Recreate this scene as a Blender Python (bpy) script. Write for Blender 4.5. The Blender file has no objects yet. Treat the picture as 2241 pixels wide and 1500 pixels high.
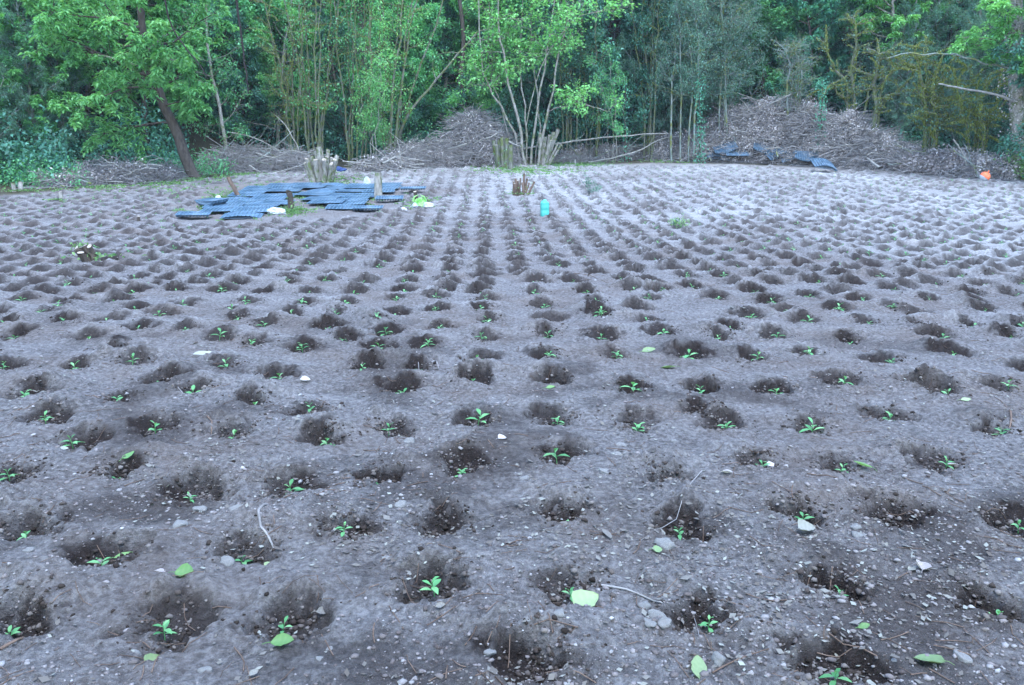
import bpy, math, random
import numpy as np
from mathutils import Vector, Matrix, Euler
R = math.radians
rng = np.random.default_rng(7)
random.seed(7)
S = bpy.context.scene
COL = S.collection

# ------------------------------------------------------------------ camera, sky, sun, exposure
F = 1743.0; CX, CY = 1120.5, 750.0; HZ = 336.0; EYE = 1.6
PITCH = math.atan((CY - HZ) / F)
cd = bpy.data.cameras.new('camera'); cam = bpy.data.objects.new('camera', cd); COL.objects.link(cam)
cd.sensor_width = 36; cd.lens = 36 * F / 2241; cd.clip_start = 0.05; cd.clip_end = 500
cam.location = (0, 0, EYE); cam.rotation_euler = (R(90) - PITCH, 0, 0)
S.camera = cam
SUN_EL, SUN_AZ = R(70), R(165)          # azimuth from +Y towards +X
w = bpy.data.worlds.new('World'); S.world = w; w.use_nodes = True
nt = w.node_tree; nt.nodes.clear()
sky = nt.nodes.new('ShaderNodeTexSky'); sky.sky_type = 'NISHITA'; sky.sun_disc = False
sky.sun_elevation = SUN_EL; sky.sun_rotation = SUN_AZ; sky.ozone_density = 2.0; sky.air_density = 1.0; sky.dust_density = 0.6
bg = nt.nodes.new('ShaderNodeBackground'); bg.inputs[1].default_value = 0.15
wo = nt.nodes.new('ShaderNodeOutputWorld')
nt.links.new(sky.outputs[0], bg.inputs[0]); nt.links.new(bg.outputs[0], wo.inputs[0])
sd = bpy.data.lights.new('sun', 'SUN'); sun = bpy.data.objects.new('sun', sd); COL.objects.link(sun)
sd.energy = 0.5; sd.angle = R(35); sd.color = (0.76, 0.91, 1.0)
sdir = Vector((math.sin(SUN_AZ) * math.cos(SUN_EL), math.cos(SUN_AZ) * math.cos(SUN_EL), math.sin(SUN_EL)))
sun.rotation_euler = sdir.to_track_quat('Z', 'Y').to_euler()
S.view_settings.view_transform = 'Standard'; S.view_settings.look = 'None'
S.view_settings.exposure = 3.05; S.view_settings.gamma = 1.0
S.cycles.max_bounces = 5; S.cycles.diffuse_bounces = 3; S.cycles.glossy_bounces = 2
S.cycles.transmission_bounces = 4; S.cycles.transparent_max_bounces = 4

# ------------------------------------------------------------------ materials
def new_mat(name):
    m = bpy.data.materials.new(name); m.use_nodes = True
    t = m.node_tree; t.nodes.clear()
    return m, t, t.nodes.new
def ramp(t, fac, stops):
    r = t.nodes.new('ShaderNodeValToRGB'); e = r.color_ramp.elements
    while len(e) < len(stops): e.new(0.5)
    for k, (p, c) in enumerate(stops):
        e[k].position = p; e[k].color = (*c, 1)
    t.links.new(fac, r.inputs[0]); return r.outputs[0]
def noise(t, scale, detail=4, rough=0.55, vec=None):
    n = t.nodes.new('ShaderNodeTexNoise'); n.inputs['Scale'].default_value = scale
    n.inputs['Detail'].default_value = detail; n.inputs['Roughness'].default_value = rough
    if vec is None:
        c = t.nodes.new('ShaderNodeTexCoord'); vec = c.outputs['Object']
    t.links.new(vec, n.inputs['Vector']); return n.outputs['Fac']
def mixc(t, fac, a, b, mode='MIX'):
    m = t.nodes.new('ShaderNodeMix'); m.data_type = 'RGBA'; m.blend_type = mode
    for s, v in ((m.inputs[0], fac), (m.inputs[6], a), (m.inputs[7], b)):
        if hasattr(v, 'links'): t.links.new(v, s)
        elif isinstance(v, tuple): s.default_value = (*v, 1)
        else: s.default_value = v
    return m.outputs[2]
def bump(t, h, dist, strength=1.0):
    b = t.nodes.new('ShaderNodeBump'); b.inputs['Distance'].default_value = dist; b.inputs['Strength'].default_value = strength
    t.links.new(h, b.inputs['Height']); return b.outputs[0]
def attr(t, name):
    a = t.nodes.new('ShaderNodeAttribute'); a.attribute_name = name; return a.outputs['Fac']
def principled(t, col, rough=0.8, normal=None, spec=0.3):
    p = t.nodes.new('ShaderNodeBsdfPrincipled'); o = t.nodes.new('ShaderNodeOutputMaterial')
    if isinstance(col, tuple): p.inputs['Base Color'].default_value = (*col, 1)
    else: t.links.new(col, p.inputs['Base Color'])
    p.inputs['Roughness'].default_value = rough
    p.inputs['Specular IOR Level'].default_value = spec
    if normal is not None: t.links.new(normal, p.inputs['Normal'])
    t.links.new(p.outputs[0], o.inputs[0]); return p, o
def leaf_mat(name, dark, mid, light, trans=0.35, rough=0.5):
    """leaf tissue: colour varies leaf by leaf (attribute tone) and tree by tree"""
    m, t, N = new_mat(name)
    c = ramp(t, attr(t, 'tone'), [(0.0, dark), (0.5, mid), (1.0, light)])
    oi = N('ShaderNodeObjectInfo')
    hs = N('ShaderNodeHueSaturation'); mr = N('ShaderNodeMapRange')
    t.links.new(oi.outputs['Random'], mr.inputs[0]); mr.inputs[3].default_value = 0.8; mr.inputs[4].default_value = 1.15
    t.links.new(mr.outputs[0], hs.inputs['Value']); t.links.new(c, hs.inputs['Color'])
    p = N('ShaderNodeBsdfPrincipled'); p.inputs['Roughness'].default_value = rough; p.inputs['Specular IOR Level'].default_value = 0.35
    t.links.new(hs.outputs[0], p.inputs['Base Color'])
    tr = N('ShaderNodeBsdfTranslucent'); t.links.new(mixc(t, 1.0, hs.outputs[0], (1.0, 1.0, 0.55), 'MULTIPLY'), tr.inputs[0])
    mx = N('ShaderNodeMixShader'); mx.inputs[0].default_value = trans
    t.links.new(p.outputs[0], mx.inputs[1]); t.links.new(tr.outputs[0], mx.inputs[2])
    o = N('ShaderNodeOutputMaterial'); t.links.new(mx.outputs[0], o.inputs[0]); return m
def bark_mat(name, a, b, moss=None, mscale=3.0, mlow=0.45, mhigh=0.6, scale=14):
    m, t, N = new_mat(name)
    c = N('ShaderNodeTexCoord'); mp = N('ShaderNodeMapping'); mp.inputs['Scale'].default_value = (1, 1, 0.3)
    t.links.new(c.outputs['Object'], mp.inputs[0])
    n1 = noise(t, scale, 5, 0.65, mp.outputs[0])
    col = ramp(t, n1, [(0.3, a), (0.7, b)])
    if moss:
        n2 = noise(t, mscale, 4, 0.6)
        f = ramp(t, n2, [(mlow, (0, 0, 0)), (mhigh, (1, 1, 1))])
        col = mixc(t, f, col, moss)
    principled(t, col, 0.9, bump(t, n1, 0.02, 0.8), 0.15); return m
def plain_mat(name, a, b, scale=20, rough=0.6, bd=0.002, spec=0.3):
    m, t, N = new_mat(name)
    n1 = noise(t, scale, 4)
    principled(t, ramp(t, n1, [(0.35, a), (0.65, b)]), rough, bump(t, n1, bd, 0.6), spec); return m

def soil_material():
    m, t, N = new_mat('soil')
    co = N('ShaderNodeTexCoord').outputs['Object']
    big = noise(t, 0.9, 5, 0.65, co); med = noise(t, 2.2, 5, 0.62, co); fine = noise(t, 34, 6, 0.72, co); grit = noise(t, 120, 3, 0.6, co)
    base = ramp(t, med, [(0.30, (0.120, 0.106, 0.102)), (0.5, (0.195, 0.178, 0.172)), (0.72, (0.280, 0.262, 0.255))])
    base = mixc(t, 0.52, base, ramp(t, fine, [(0.38, (0.042, 0.034, 0.030)), (0.50, (0.180, 0.158, 0.148)), (0.62, (0.37, 0.340, 0.32))]))
    base = mixc(t, ramp(t, big, [(0.45, (0, 0, 0)), (0.65, (0.4, 0.4, 0.4))]), base, (0.150, 0.105, 0.080))
    dry = attr(t, 'dry')  # dried spoil, plus brighter light painted in towards the far right
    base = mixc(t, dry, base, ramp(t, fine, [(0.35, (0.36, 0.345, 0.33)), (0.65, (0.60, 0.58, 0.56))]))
    # small pale grit lying in the soil
    v = N('ShaderNodeTexVoronoi'); v.inputs['Scale'].default_value = 55; t.links.new(co, v.inputs['Vector'])
    sp = ramp(t, v.outputs['Distance'], [(0.10, (1, 1, 1)), (0.17, (0, 0, 0))])
    vm = ramp(t, noise(t, 9, 2, 0.5, co), [(0.5, (0, 0, 0)), (0.62, (1, 1, 1))])
    base = mixc(t, mixc(t, 1.0, sp, vm, 'MULTIPLY'), base, (0.30, 0.28, 0.27))
    moist_shade = attr(t, 'moist_shade')  # moist dug soil together with painted shade on the hole walls
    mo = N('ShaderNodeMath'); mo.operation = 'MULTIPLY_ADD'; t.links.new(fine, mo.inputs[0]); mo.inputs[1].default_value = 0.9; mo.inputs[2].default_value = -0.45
    ad = N('ShaderNodeMath'); ad.operation = 'ADD'; ad.use_clamp = True; t.links.new(moist_shade, ad.inputs[0]); 
    mm = N('ShaderNodeMath'); mm.operation = 'MULTIPLY'; t.links.new(mo.outputs[0], mm.inputs[0]); t.links.new(moist_shade, mm.inputs[1]); t.links.new(mm.outputs[0], ad.inputs[1])
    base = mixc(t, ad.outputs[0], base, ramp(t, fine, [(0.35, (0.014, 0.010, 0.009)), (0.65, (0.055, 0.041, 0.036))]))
    forest = attr(t, 'forest')
    floor_ = ramp(t, fine, [(0.35, (0.03, 0.03, 0.018)), (0.6, (0.10, 0.085, 0.055))])
    base = mixc(t, forest, base, floor_)
    h1 = N('ShaderNodeMath'); h1.operation = 'MULTIPLY_ADD'; t.links.new(grit, h1.inputs[0]); h1.inputs[1].default_value = 0.35; t.links.new(fine, h1.inputs[2])
    principled(t, base, 0.95, bump(t, h1.outputs[0], 0.05, 1.0), 0.1)
    return m

M = {}
M['soil'] = soil_material()
M['leaf_bright'] = leaf_mat('bright_leaf', (0.08, 0.28, 0.10), (0.18, 0.48, 0.17), (0.34, 0.66, 0.26), 0.5)
M['leaf_mid'] = leaf_mat('mid_leaf', (0.06, 0.22, 0.095), (0.13, 0.40, 0.17), (0.24, 0.55, 0.26), 0.45)
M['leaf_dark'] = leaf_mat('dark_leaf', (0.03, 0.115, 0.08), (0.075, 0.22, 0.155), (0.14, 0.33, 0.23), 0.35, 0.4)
M['leaf_teal'] = leaf_mat('teal_leaf', (0.06, 0.24, 0.16), (0.12, 0.40, 0.27), (0.22, 0.54, 0.38), 0.45)
M['leaf_yellow'] = leaf_mat('yellow_green_leaf', (0.10, 0.33, 0.10), (0.20, 0.50, 0.16), (0.33, 0.64, 0.25), 0.45)
M['leaf_grey'] = leaf_mat('grey_green_leaf', (0.07, 0.16, 0.115), (0.13, 0.27, 0.195), (0.22, 0.39, 0.30), 0.35)
M['seedling'] = leaf_mat('seedling_leaf', (0.06, 0.22, 0.075), (0.12, 0.33, 0.12), (0.24, 0.46, 0.20), 0.35, 0.5)
M['weed'] = leaf_mat('weed_leaf', (0.07, 0.16, 0.06), (0.14, 0.27, 0.09), (0.25, 0.38, 0.14), 0.35)
M['moss'] = leaf_mat('moss_tuft', (0.07, 0.10, 0.025), (0.19, 0.23, 0.05), (0.36, 0.38, 0.10), 0.3, 0.9)
M['dead_leaf'] = leaf_mat('dead_leaf', (0.15, 0.115, 0.11), (0.37, 0.32, 0.31), (0.66, 0.60, 0.58), 0.25, 0.7)
M['litter'] = leaf_mat('litter_leaf', (0.09, 0.07, 0.055), (0.17, 0.15, 0.13), (0.33, 0.33, 0.28), 0.15, 0.7)
M['fallen_green'] = leaf_mat('fallen_green_leaf', (0.13, 0.20, 0.09), (0.19, 0.27, 0.12), (0.30, 0.37, 0.19), 0.2, 0.6)
M['bark_brown'] = bark_mat('brown_bark', (0.035, 0.026, 0.020), (0.10, 0.078, 0.062))
M['bark_pale'] = bark_mat('pale_bark', (0.12, 0.105, 0.085), (0.33, 0.30, 0.26), (0.10, 0.12, 0.05), 5, 0.5, 0.62)
M['bark_moss'] = bark_mat('mossy_bark', (0.055, 0.055, 0.045), (0.19, 0.185, 0.15), (0.085, 0.105, 0.03), 5, 0.42, 0.62)
M['bark_lichen'] = bark_mat('lichen_bark', (0.10, 0.115, 0.10), (0.27, 0.30, 0.27), (0.14, 0.15, 0.045), 2, 0.48, 0.62)
M['bark_dark'] = bark_mat('dark_vine_bark', (0.012, 0.010, 0.009), (0.035, 0.028, 0.024))
M['twig'] = bark_mat('dry_twig', (0.10, 0.09, 0.083), (0.31, 0.285, 0.27), scale=6)
M['twig_pale'] = bark_mat('pale_dead_wood', (0.15, 0.14, 0.12), (0.33, 0.305, 0.27), scale=8)
M['bark_red'] = bark_mat('reddish_split_wood', (0.055, 0.035, 0.026), (0.20, 0.135, 0.10), scale=9)
M['cut_wood'] = plain_mat('cut_wood', (0.20, 0.16, 0.12), (0.36, 0.30, 0.24), 30, 0.8)
M['stone'] = plain_mat('stone', (0.09, 0.085, 0.078), (0.25, 0.235, 0.22), 25, 0.9, 0.004)
M['tray'] = plain_mat('tray_plastic', (0.05, 0.095, 0.14), (0.11, 0.18, 0.25), 8, 0.32, 0.0005, 0.5)
M['turquoise'] = plain_mat('turquoise_plastic', (0.04, 0.30, 0.24), (0.06, 0.35, 0.28), 5, 0.4, 0.0003, 0.5)
M['turq_dark'] = plain_mat('turquoise_cap', (0.08, 0.50, 0.46), (0.14, 0.56, 0.52), 5, 0.4, 0.0003, 0.5)
M['white_film'] = plain_mat('white_film', (0.32, 0.33, 0.34), (0.52, 0.53, 0.54), 6, 0.4, 0.01)
M['green_bag'] = plain_mat('green_bag', (0.09, 0.30, 0.04), (0.30, 0.50, 0.18), 7, 0.4, 0.004)
M['blue_film'] = plain_mat('blue_film', (0.012, 0.03, 0.10), (0.03, 0.06, 0.18), 9, 0.5, 0.01)
M['orange'] = plain_mat('orange_plastic', (0.80, 0.13, 0.05), (0.90, 0.20, 0.08), 5, 0.4, 0.001)
M['hay'] = bark_mat('dry_grass', (0.20, 0.17, 0.08), (0.40, 0.36, 0.20), scale=6)

# ------------------------------------------------------------------ mesh helpers
def np_mesh(name, V, faces, mat, attrs=None, smooth=False, mats=None, midx=None):
    """V (n,3); faces = list of int arrays (m,k)"""
    me = bpy.data.meshes.new(name)
    V = np.asarray(V, np.float32)
    me.vertices.add(len(V)); me.vertices.foreach_set('co', V.ravel())
    fs = [f for f in faces if len(f)]
    nl = sum(f.size for f in fs); npoly = sum(len(f) for f in fs)
    me.loops.add(nl); me.loops.foreach_set('vertex_index', np.concatenate([f.ravel() for f in fs]).astype(np.int32))
    me.polygons.add(npoly)
    tot = np.concatenate([np.full(len(f), f.shape[1]) for f in fs]).astype(np.int32)
    st = np.zeros(npoly, np.int32); st[1:] = np.cumsum(tot)[:-1]
    me.polygons.foreach_set('loop_start', st)
    try: me.polygons.foreach_set('loop_total', tot)
    except Exception: pass
    if smooth: me.polygons.foreach_set('use_smooth', np.ones(npoly, bool))
    for m in (mats or [mat]): me.materials.append(m)
    if midx is not None: me.polygons.foreach_set('material_index', np.asarray(midx, np.int32))
    for k, v in (attrs or {}).items():
        a = me.attributes.new(k, 'FLOAT', 'POINT'); a.data.foreach_set('value', np.asarray(v, np.float32))
    me.update(calc_edges=True)
    return me
def obj(name, me, parent=None, loc=None, rot=None):
    o = bpy.data.objects.new(name, me); COL.objects.link(o)
    if parent: o.parent = parent
    if loc is not None: o.location = loc
    if rot is not None: o.rotation_euler = rot
    return o
def tag(o, label=None, cat=None, group=None, kind=None):
    if label: o['label'] = label
    if cat: o['category'] = cat
    if group: o['group'] = group
    if kind: o['kind'] = kind
    return o
def empty(name, loc, rz=0.0):
    o = bpy.data.objects.new(name, None); COL.objects.link(o); o.empty_display_size = 0.2
    o.location = loc; o.rotation_euler = (0, 0, rz); return o
def copy_thing(src, loc, rz=0.0, scale=1.0, label=None, group=None):
    c = src.copy(); COL.objects.link(c); c.location = loc; c.rotation_euler = (0, 0, rz); c.scale = (scale,) * 3 if not isinstance(scale, tuple) else scale
    for ch in src.children:
        d = ch.copy(); COL.objects.link(d); d.parent = c
        for g in ch.children:
            e = g.copy(); COL.objects.link(e); e.parent = d
    if label: c['label'] = label
    if group: c['group'] = group
    return c

class Geo:
    """collects tubes, boxes, leaf blades"""
    def __init__(s): s.V = []; s.Q = []; s.T = []; s.tone = []; s.n = 0; s.mq = []; s.mt = []
    def add(s, V, Q=None, T=None, tone=0.5, mi=0):
        V = np.asarray(V, float).reshape(-1, 3); k = len(V)
        s.V.append(V); s.tone.append(np.full(k, tone) if np.isscalar(tone) else np.asarray(tone))
        if Q is not None and len(Q): s.Q.append(np.asarray(Q, int).reshape(-1, 4) + s.n); s.mq.append(np.full(len(s.Q[-1]), mi))
        if T is not None and len(T): s.T.append(np.asarray(T, int).reshape(-1, 3) + s.n); s.mt.append(np.full(len(s.T[-1]), mi))
        s.n += k
    def tube(s, pts, rad, k=5, cap=True, mi=0, capmi=None):
        pts = np.asarray(pts, float); n = len(pts)
        rad = np.full(n, rad) if np.isscalar(rad) else np.asarray(rad, float)
        tn = np.gradient(pts, axis=0); tn /= np.linalg.norm(tn, axis=1)[:, None] + 1e-9
        mean = tn.mean(0); ref = np.array([1., 0, 0]) if abs(mean[0]) < 0.7 else np.array([0, 1., 0])
        u = np.cross(tn, ref); u /= np.linalg.norm(u, axis=1)[:, None] + 1e-9
        v = np.cross(tn, u)
        a = np.arange(k) * 2 * math.pi / k
        ring = (np.cos(a)[None, :, None] * u[:, None, :] + np.sin(a)[None, :, None] * v[:, None, :]) * rad[:, None, None] + pts[:, None, :]
        i = np.arange(n - 1)[:, None] * k; j = np.arange(k)[None, :]; j2 = (j + 1) % k
        Q = np.stack([i + j, i + j2, i + k + j2, i + k + j], -1).reshape(-1, 4)
        s.add(ring.reshape(-1, 3), Q, mi=mi)
        if cap:
            base = s.n
            c = pts[-1]; rr = ring[-1]
            s.add(np.vstack([rr, c + tn[-1] * rad[-1] * 0.12]), None, [[q, (q + 1) % k, k] for q in range(k)], mi=mi if capmi is None else capmi)
    def box(s, c, h, rz=0.0, mi=0):
        c = np.array(c, float); h = np.array(h, float)
        P = np.array([[x, y, z] for z in (-1, 1) for y in (-1, 1) for x in (-1, 1)], float) * h
        ca, sa = math.cos(rz), math.sin(rz)
        P = np.stack([P[:, 0] * ca - P[:, 1] * sa, P[:, 0] * sa + P[:, 1] * ca, P[:, 2]], 1) + c
        s.add(P, [[0, 2, 3, 1], [4, 5, 7, 6], [0, 1, 5, 4], [2, 6, 7, 3], [0, 4, 6, 2], [1, 3, 7, 5]], mi=mi)
    def leaves(s, base, d, side, L, W, tone, droop=0.25, mi=0):
        """n folded blades: base point, direction, side vector"""
        n = len(base); L = np.broadcast_to(L, (n,))[:, None]; W = np.broadcast_to(W, (n,))[:, None]
        nrm = np.cross(d, side); nrm /= np.linalg.norm(nrm, axis=1)[:, None] + 1e-9
        dz = np.array([0, 0, -1.0])
        mid = base + d * L * 0.48 + nrm * W * 0.10
        tip = base + d * L + dz * L * droop
        l = mid + side * W * 0.5 - nrm * W * 0.18; r = mid - side * W * 0.5 - nrm * W * 0.18
        V = np.stack([base, l, tip, r], 1).reshape(-1, 3)
        i = np.arange(n)[:, None] * 4
        T = np.concatenate([i + [0, 2, 1], i + [0, 3, 2]])
        s.V.append(V); s.tone.append(np.repeat(tone, 4)); s.T.append(T + s.n); s.mt.append(np.full(len(T), mi)); s.n += len(V)
    def mesh(s, name, mat, smooth=True, mats=None):
        V = np.concatenate(s.V) if s.V else np.zeros((0, 3))
        fs, mi = [], []
        if s.Q: fs.append(np.concatenate(s.Q)); mi.append(np.concatenate(s.mq))
        if s.T: fs.append(np.concatenate(s.T)); mi.append(np.concatenate(s.mt))
        return np_mesh(name, V, fs, mat, {'tone': np.concatenate(s.tone)}, smooth, mats, np.concatenate(mi) if mats else None)
def unit(v): return v / (np.linalg.norm(v, axis=-1, keepdims=True) + 1e-9)
def rand_dirs(r, n): return unit(r.normal(size=(n, 3)))

# ------------------------------------------------------------------ noise on arrays
def vnoise(x, y, seed=0):
    xi = np.floor(x).astype(np.int64); yi = np.floor(y).astype(np.int64); fx = x - xi; fy = y - yi
    fx = fx * fx * (3 - 2 * fx); fy = fy * fy * (3 - 2 * fy)
    def h(a, b):
        n = (a * 374761393 + b * 668265263 + seed * 1442695041) & 0xffffffff
        n = ((n ^ (n >> 13)) * 1274126177) & 0xffffffff
        n = (n ^ (n >> 16)) & 0xffffffff
        return n / 4294967295.0
    return (h(xi, yi) * (1 - fx) + h(xi + 1, yi) * fx) * (1 - fy) + (h(xi, yi + 1) * (1 - fx) + h(xi + 1, yi + 1) * fx) * fy
def fbm(x, y, seed, octv=3, gain=0.5):
    o = 0; a = 1; tot = 0
    for k in range(octv):
        ca, sa = math.cos(k * 1.1 + seed), math.sin(k * 1.1 + seed)
        o = o + a * (vnoise((x * ca - y * sa) * 2 ** k + 17 * k, (x * sa + y * ca) * 2 ** k, seed + k) - 0.5); tot += a; a *= gain
    return o / tot
# ------------------------------------------------------------------ terrain shape
EDGE_X = [-40, -17, -14, -11.5, -9, -4, 3, 9, 13, 17, 22, 40]
EDGE_Y = [18, 22, 24, 27, 31, 33.5, 34.5, 34.5, 32.5, 27.5, 24, 18]
def edge(x): return np.interp(x, EDGE_X, EDGE_Y)
def zb(x, y):
    x = np.asarray(x, float); y = np.asarray(y, float)
    t = np.clip(y - 15, 0, None)
    z = 0.07 * t * t / (t + 4)
    e = np.clip(y - edge(x) - 6, 0, None)
    z = z + 0.62 * e * e / (e + 9)
    z = z + 0.35 * np.clip(np.abs(x) - 26, 0, 40) * 0.6
    return z
def P(px, py):
    """point of the ground seen at a pixel of the photograph"""
    dx = (px - CX) / F; dyv = -(py - CY) / F
    c, s_ = math.cos(PITCH), math.sin(PITCH)
    d = np.array([dx, c + dyv * s_, -s_ + dyv * c])
    ts = np.arange(1.0, 90, 0.02)
    X = d[0] * ts; Y = d[1] * ts; Z = EYE + d[2] * ts
    k = np.argmax(Z < zb(X, Y))
    if k == 0: k = int(40 / 0.02)
    return float(X[k]), float(Y[k]), float(zb(X[k], Y[k]))
def P3(px, py, Y):
    """point at depth Y seen at a pixel"""
    dx = (px - CX) / F; dyv = -(py - CY) / F
    c, s_ = math.cos(PITCH), math.sin(PITCH)
    d = np.array([dx, c + dyv * s_, -s_ + dyv * c]); t = Y / d[1]
    return np.array([d[0] * t, Y, EYE + d[2] * t])

# ------------------------------------------------------------------ planting holes
NEAR = [(242,770),(290,802),(160,810),(345,839),(257,887),(492,810),(552,760),(662,767),(607,827),(422,867),(552,881),(682,902),(55,871),(100,926),
 (505,950),(715,960),(340,946),(160,977),(255,1040),(22,1050),(415,1075),(640,1077),(57,1167),(220,1230),(530,1207),(752,1168),(17,1367),(357,1365),(615,1355),
 (827,760),(937,757),(795,807),(917,809),(1047,790),(1202,782),(1350,786),(1037,839),(1212,839),(882,857),(1387,862),(850,940),(1045,925),(1220,917),(1395,936),
 (1220,997),(1010,1017),(830,1052),(1462,1052),(1237,1132),(1490,1162),(952,1295),(1252,1300),
 (1508,777),(1656,784),(1771,774),(1951,795),(2086,780),(1536,852),(1703,857),(1848,840),(2071,865),(2206,855),(1591,932),(1778,940),(1946,917),(2191,947),
 (1666,1022),(1841,1035),(2071,1024),(1756,1130),(2231,1150),(1841,1297),(2183,1350),(1551,1370),(1831,1485),
 (886,614),(973,612),(1061,607),(1171,620),(1257,618),(1361,611),(795,616),(714,618),(629,621),(777,639),(882,636),(954,655),(1052,645),(1168,645),(1286,643),(1386,634),
 (661,667),(755,661),(866,655),(1052,679),(954,684),(1191,673),(1305,664),(862,691),(736,687),(634,695),(1066,707),(1316,695),(961,722),(846,729),(716,723),(1200,732),
 (1316,741),(1055,746),(750,745),(1862,745),(1953,680),(1700,735),(1645,697),(1600,720),(1930,610),(2035,663),(1997,607),(1957,638),(1513,633),(1570,652),(1770,652),(2010,690),(2137,660),(1686,600),(1600,548),(1420,657),(1310,690),
 (400,672),(350,695),(580,715),(520,700),(405,725),(300,725),(190,745),(90,690),(30,735),(130,680),(480,745)]
EMPTY_HOLES = [(975,1145),(1190,1455),(1971,1135),(1540,905),(1204,700),(2010,850)]
holes = []          # x, y, R, D, seedling flag, px, py
for k, (a, b) in enumerate(NEAR):
    x, y, _ = P(a, b)
    holes.append([x, y, True])
for a, b in EMPTY_HOLES:
    x, y, _ = P(a, b); holes.append([x, y, False])
nman = len(holes)
man = np.array([[h[0], h[1]] for h in holes])
TRAY_ZONE = [P(390, 492), P(450, 405), P(700, 395), P(890, 402), P(890, 452), P(760, 480), P(600, 488)]
def in_poly(x, y, poly):
    c = False; n = len(poly)
    for i in range(n):
        x1, y1 = poly[i][:2]; x2, y2 = poly[(i + 1) % n][:2]
        if (y1 > y) != (y2 > y) and x < (x2 - x1) * (y - y1) / (y2 - y1) + x1: c = not c
    return c
rr = random.Random(3)
rowdir = -0.035
for i in range(-44, 50):
    for j in range(0, 62):
        y = 5.2 + j * 0.58 + rr.gauss(0, 0.05)
        x = (i * 0.52 + 0.02) + rowdir * y + rr.gauss(0, 0.025)
        if y > edge(x) - 0.9 or abs(x) > 0.70 * y + 1.5: continue
        if np.min((man[:, 0] - x) ** 2 + (man[:, 1] - y) ** 2) < 0.38 ** 2: continue
        pyv = HZ + F * (EYE - float(zb(x, y))) / y
        if y < 6.9 and abs(x) < 0.64 * y: continue       # this part is placed hole by hole above
        if in_poly(x, y, TRAY_ZONE): continue
        if rr.random() < 0.02: continue
        holes.append([x, y, rr.random() < 0.80])
# ------------------------------------------------------------------ ground grid
def axis_fine(start, stop, d0, k):
    o = [start]
    while o[-1] < stop: o.append(o[-1] + max(d0, k * abs(o[-1])))
    return o
ys = list(np.arange(-14, 1.3, 0.3)) + axis_fine(1.3, 37, 0.0085, 0.0045)
ys += list(np.arange(ys[-1] + 0.4, 46, 0.4)) + list(np.arange(47, 110, 1.5))
xp = axis_fine(0.0, 24, 0.010, 0.0046); xp += list(np.arange(xp[-1] + 0.5, 40, 0.8)) + list(np.arange(42, 90, 4))
xs = np.array([-v for v in xp[::-1]] + xp[1:]); ys = np.array(ys)
GX, GY = np.meshgrid(xs, ys)
H = zb(GX, GY)
infield = 1 - np.clip((GY - edge(GX) + 0.2) / 1.2, 0, 1)
hedge = fbm(GX * 0.9, GY * 0.9, 5, 3)
infield = np.clip(infield + hedge * 0.6 * (infield > 0) * (infield < 1), 0, 1)
wx = fbm(GX * 9, GY * 9, 11, 4, 0.6) ; wy = fbm(GX * 9, GY * 9, 23, 4, 0.6)
H += fbm(GX * 0.8, GY * 0.8, 31, 3) * 0.10
rel = fbm(GX * 2.6, GY * 2.6, 41, 3) * 0.050 + fbm(GX * 8, GY * 8, 51, 3) * 0.030
H += rel
clod = fbm(GX * 22, GY * 22, 61, 4, 0.65)
H += (clod * 0.026 + np.clip(fbm(GX * 40, GY * 40, 67, 2) - 0.12, 0, 1) * 0.030) * (GY > 0) * (0.55 + 1.2 * np.clip(fbm(GX * 1.1, GY * 1.1, 69, 2) + .2, 0, 1))
moist_shade = np.zeros_like(H); pale = np.zeros_like(H); wf = fbm(GX * 14, GY * 14, 29, 4, 0.65)
dent = np.zeros_like(H)
hr = random.Random(11)
hole_info = []
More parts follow.
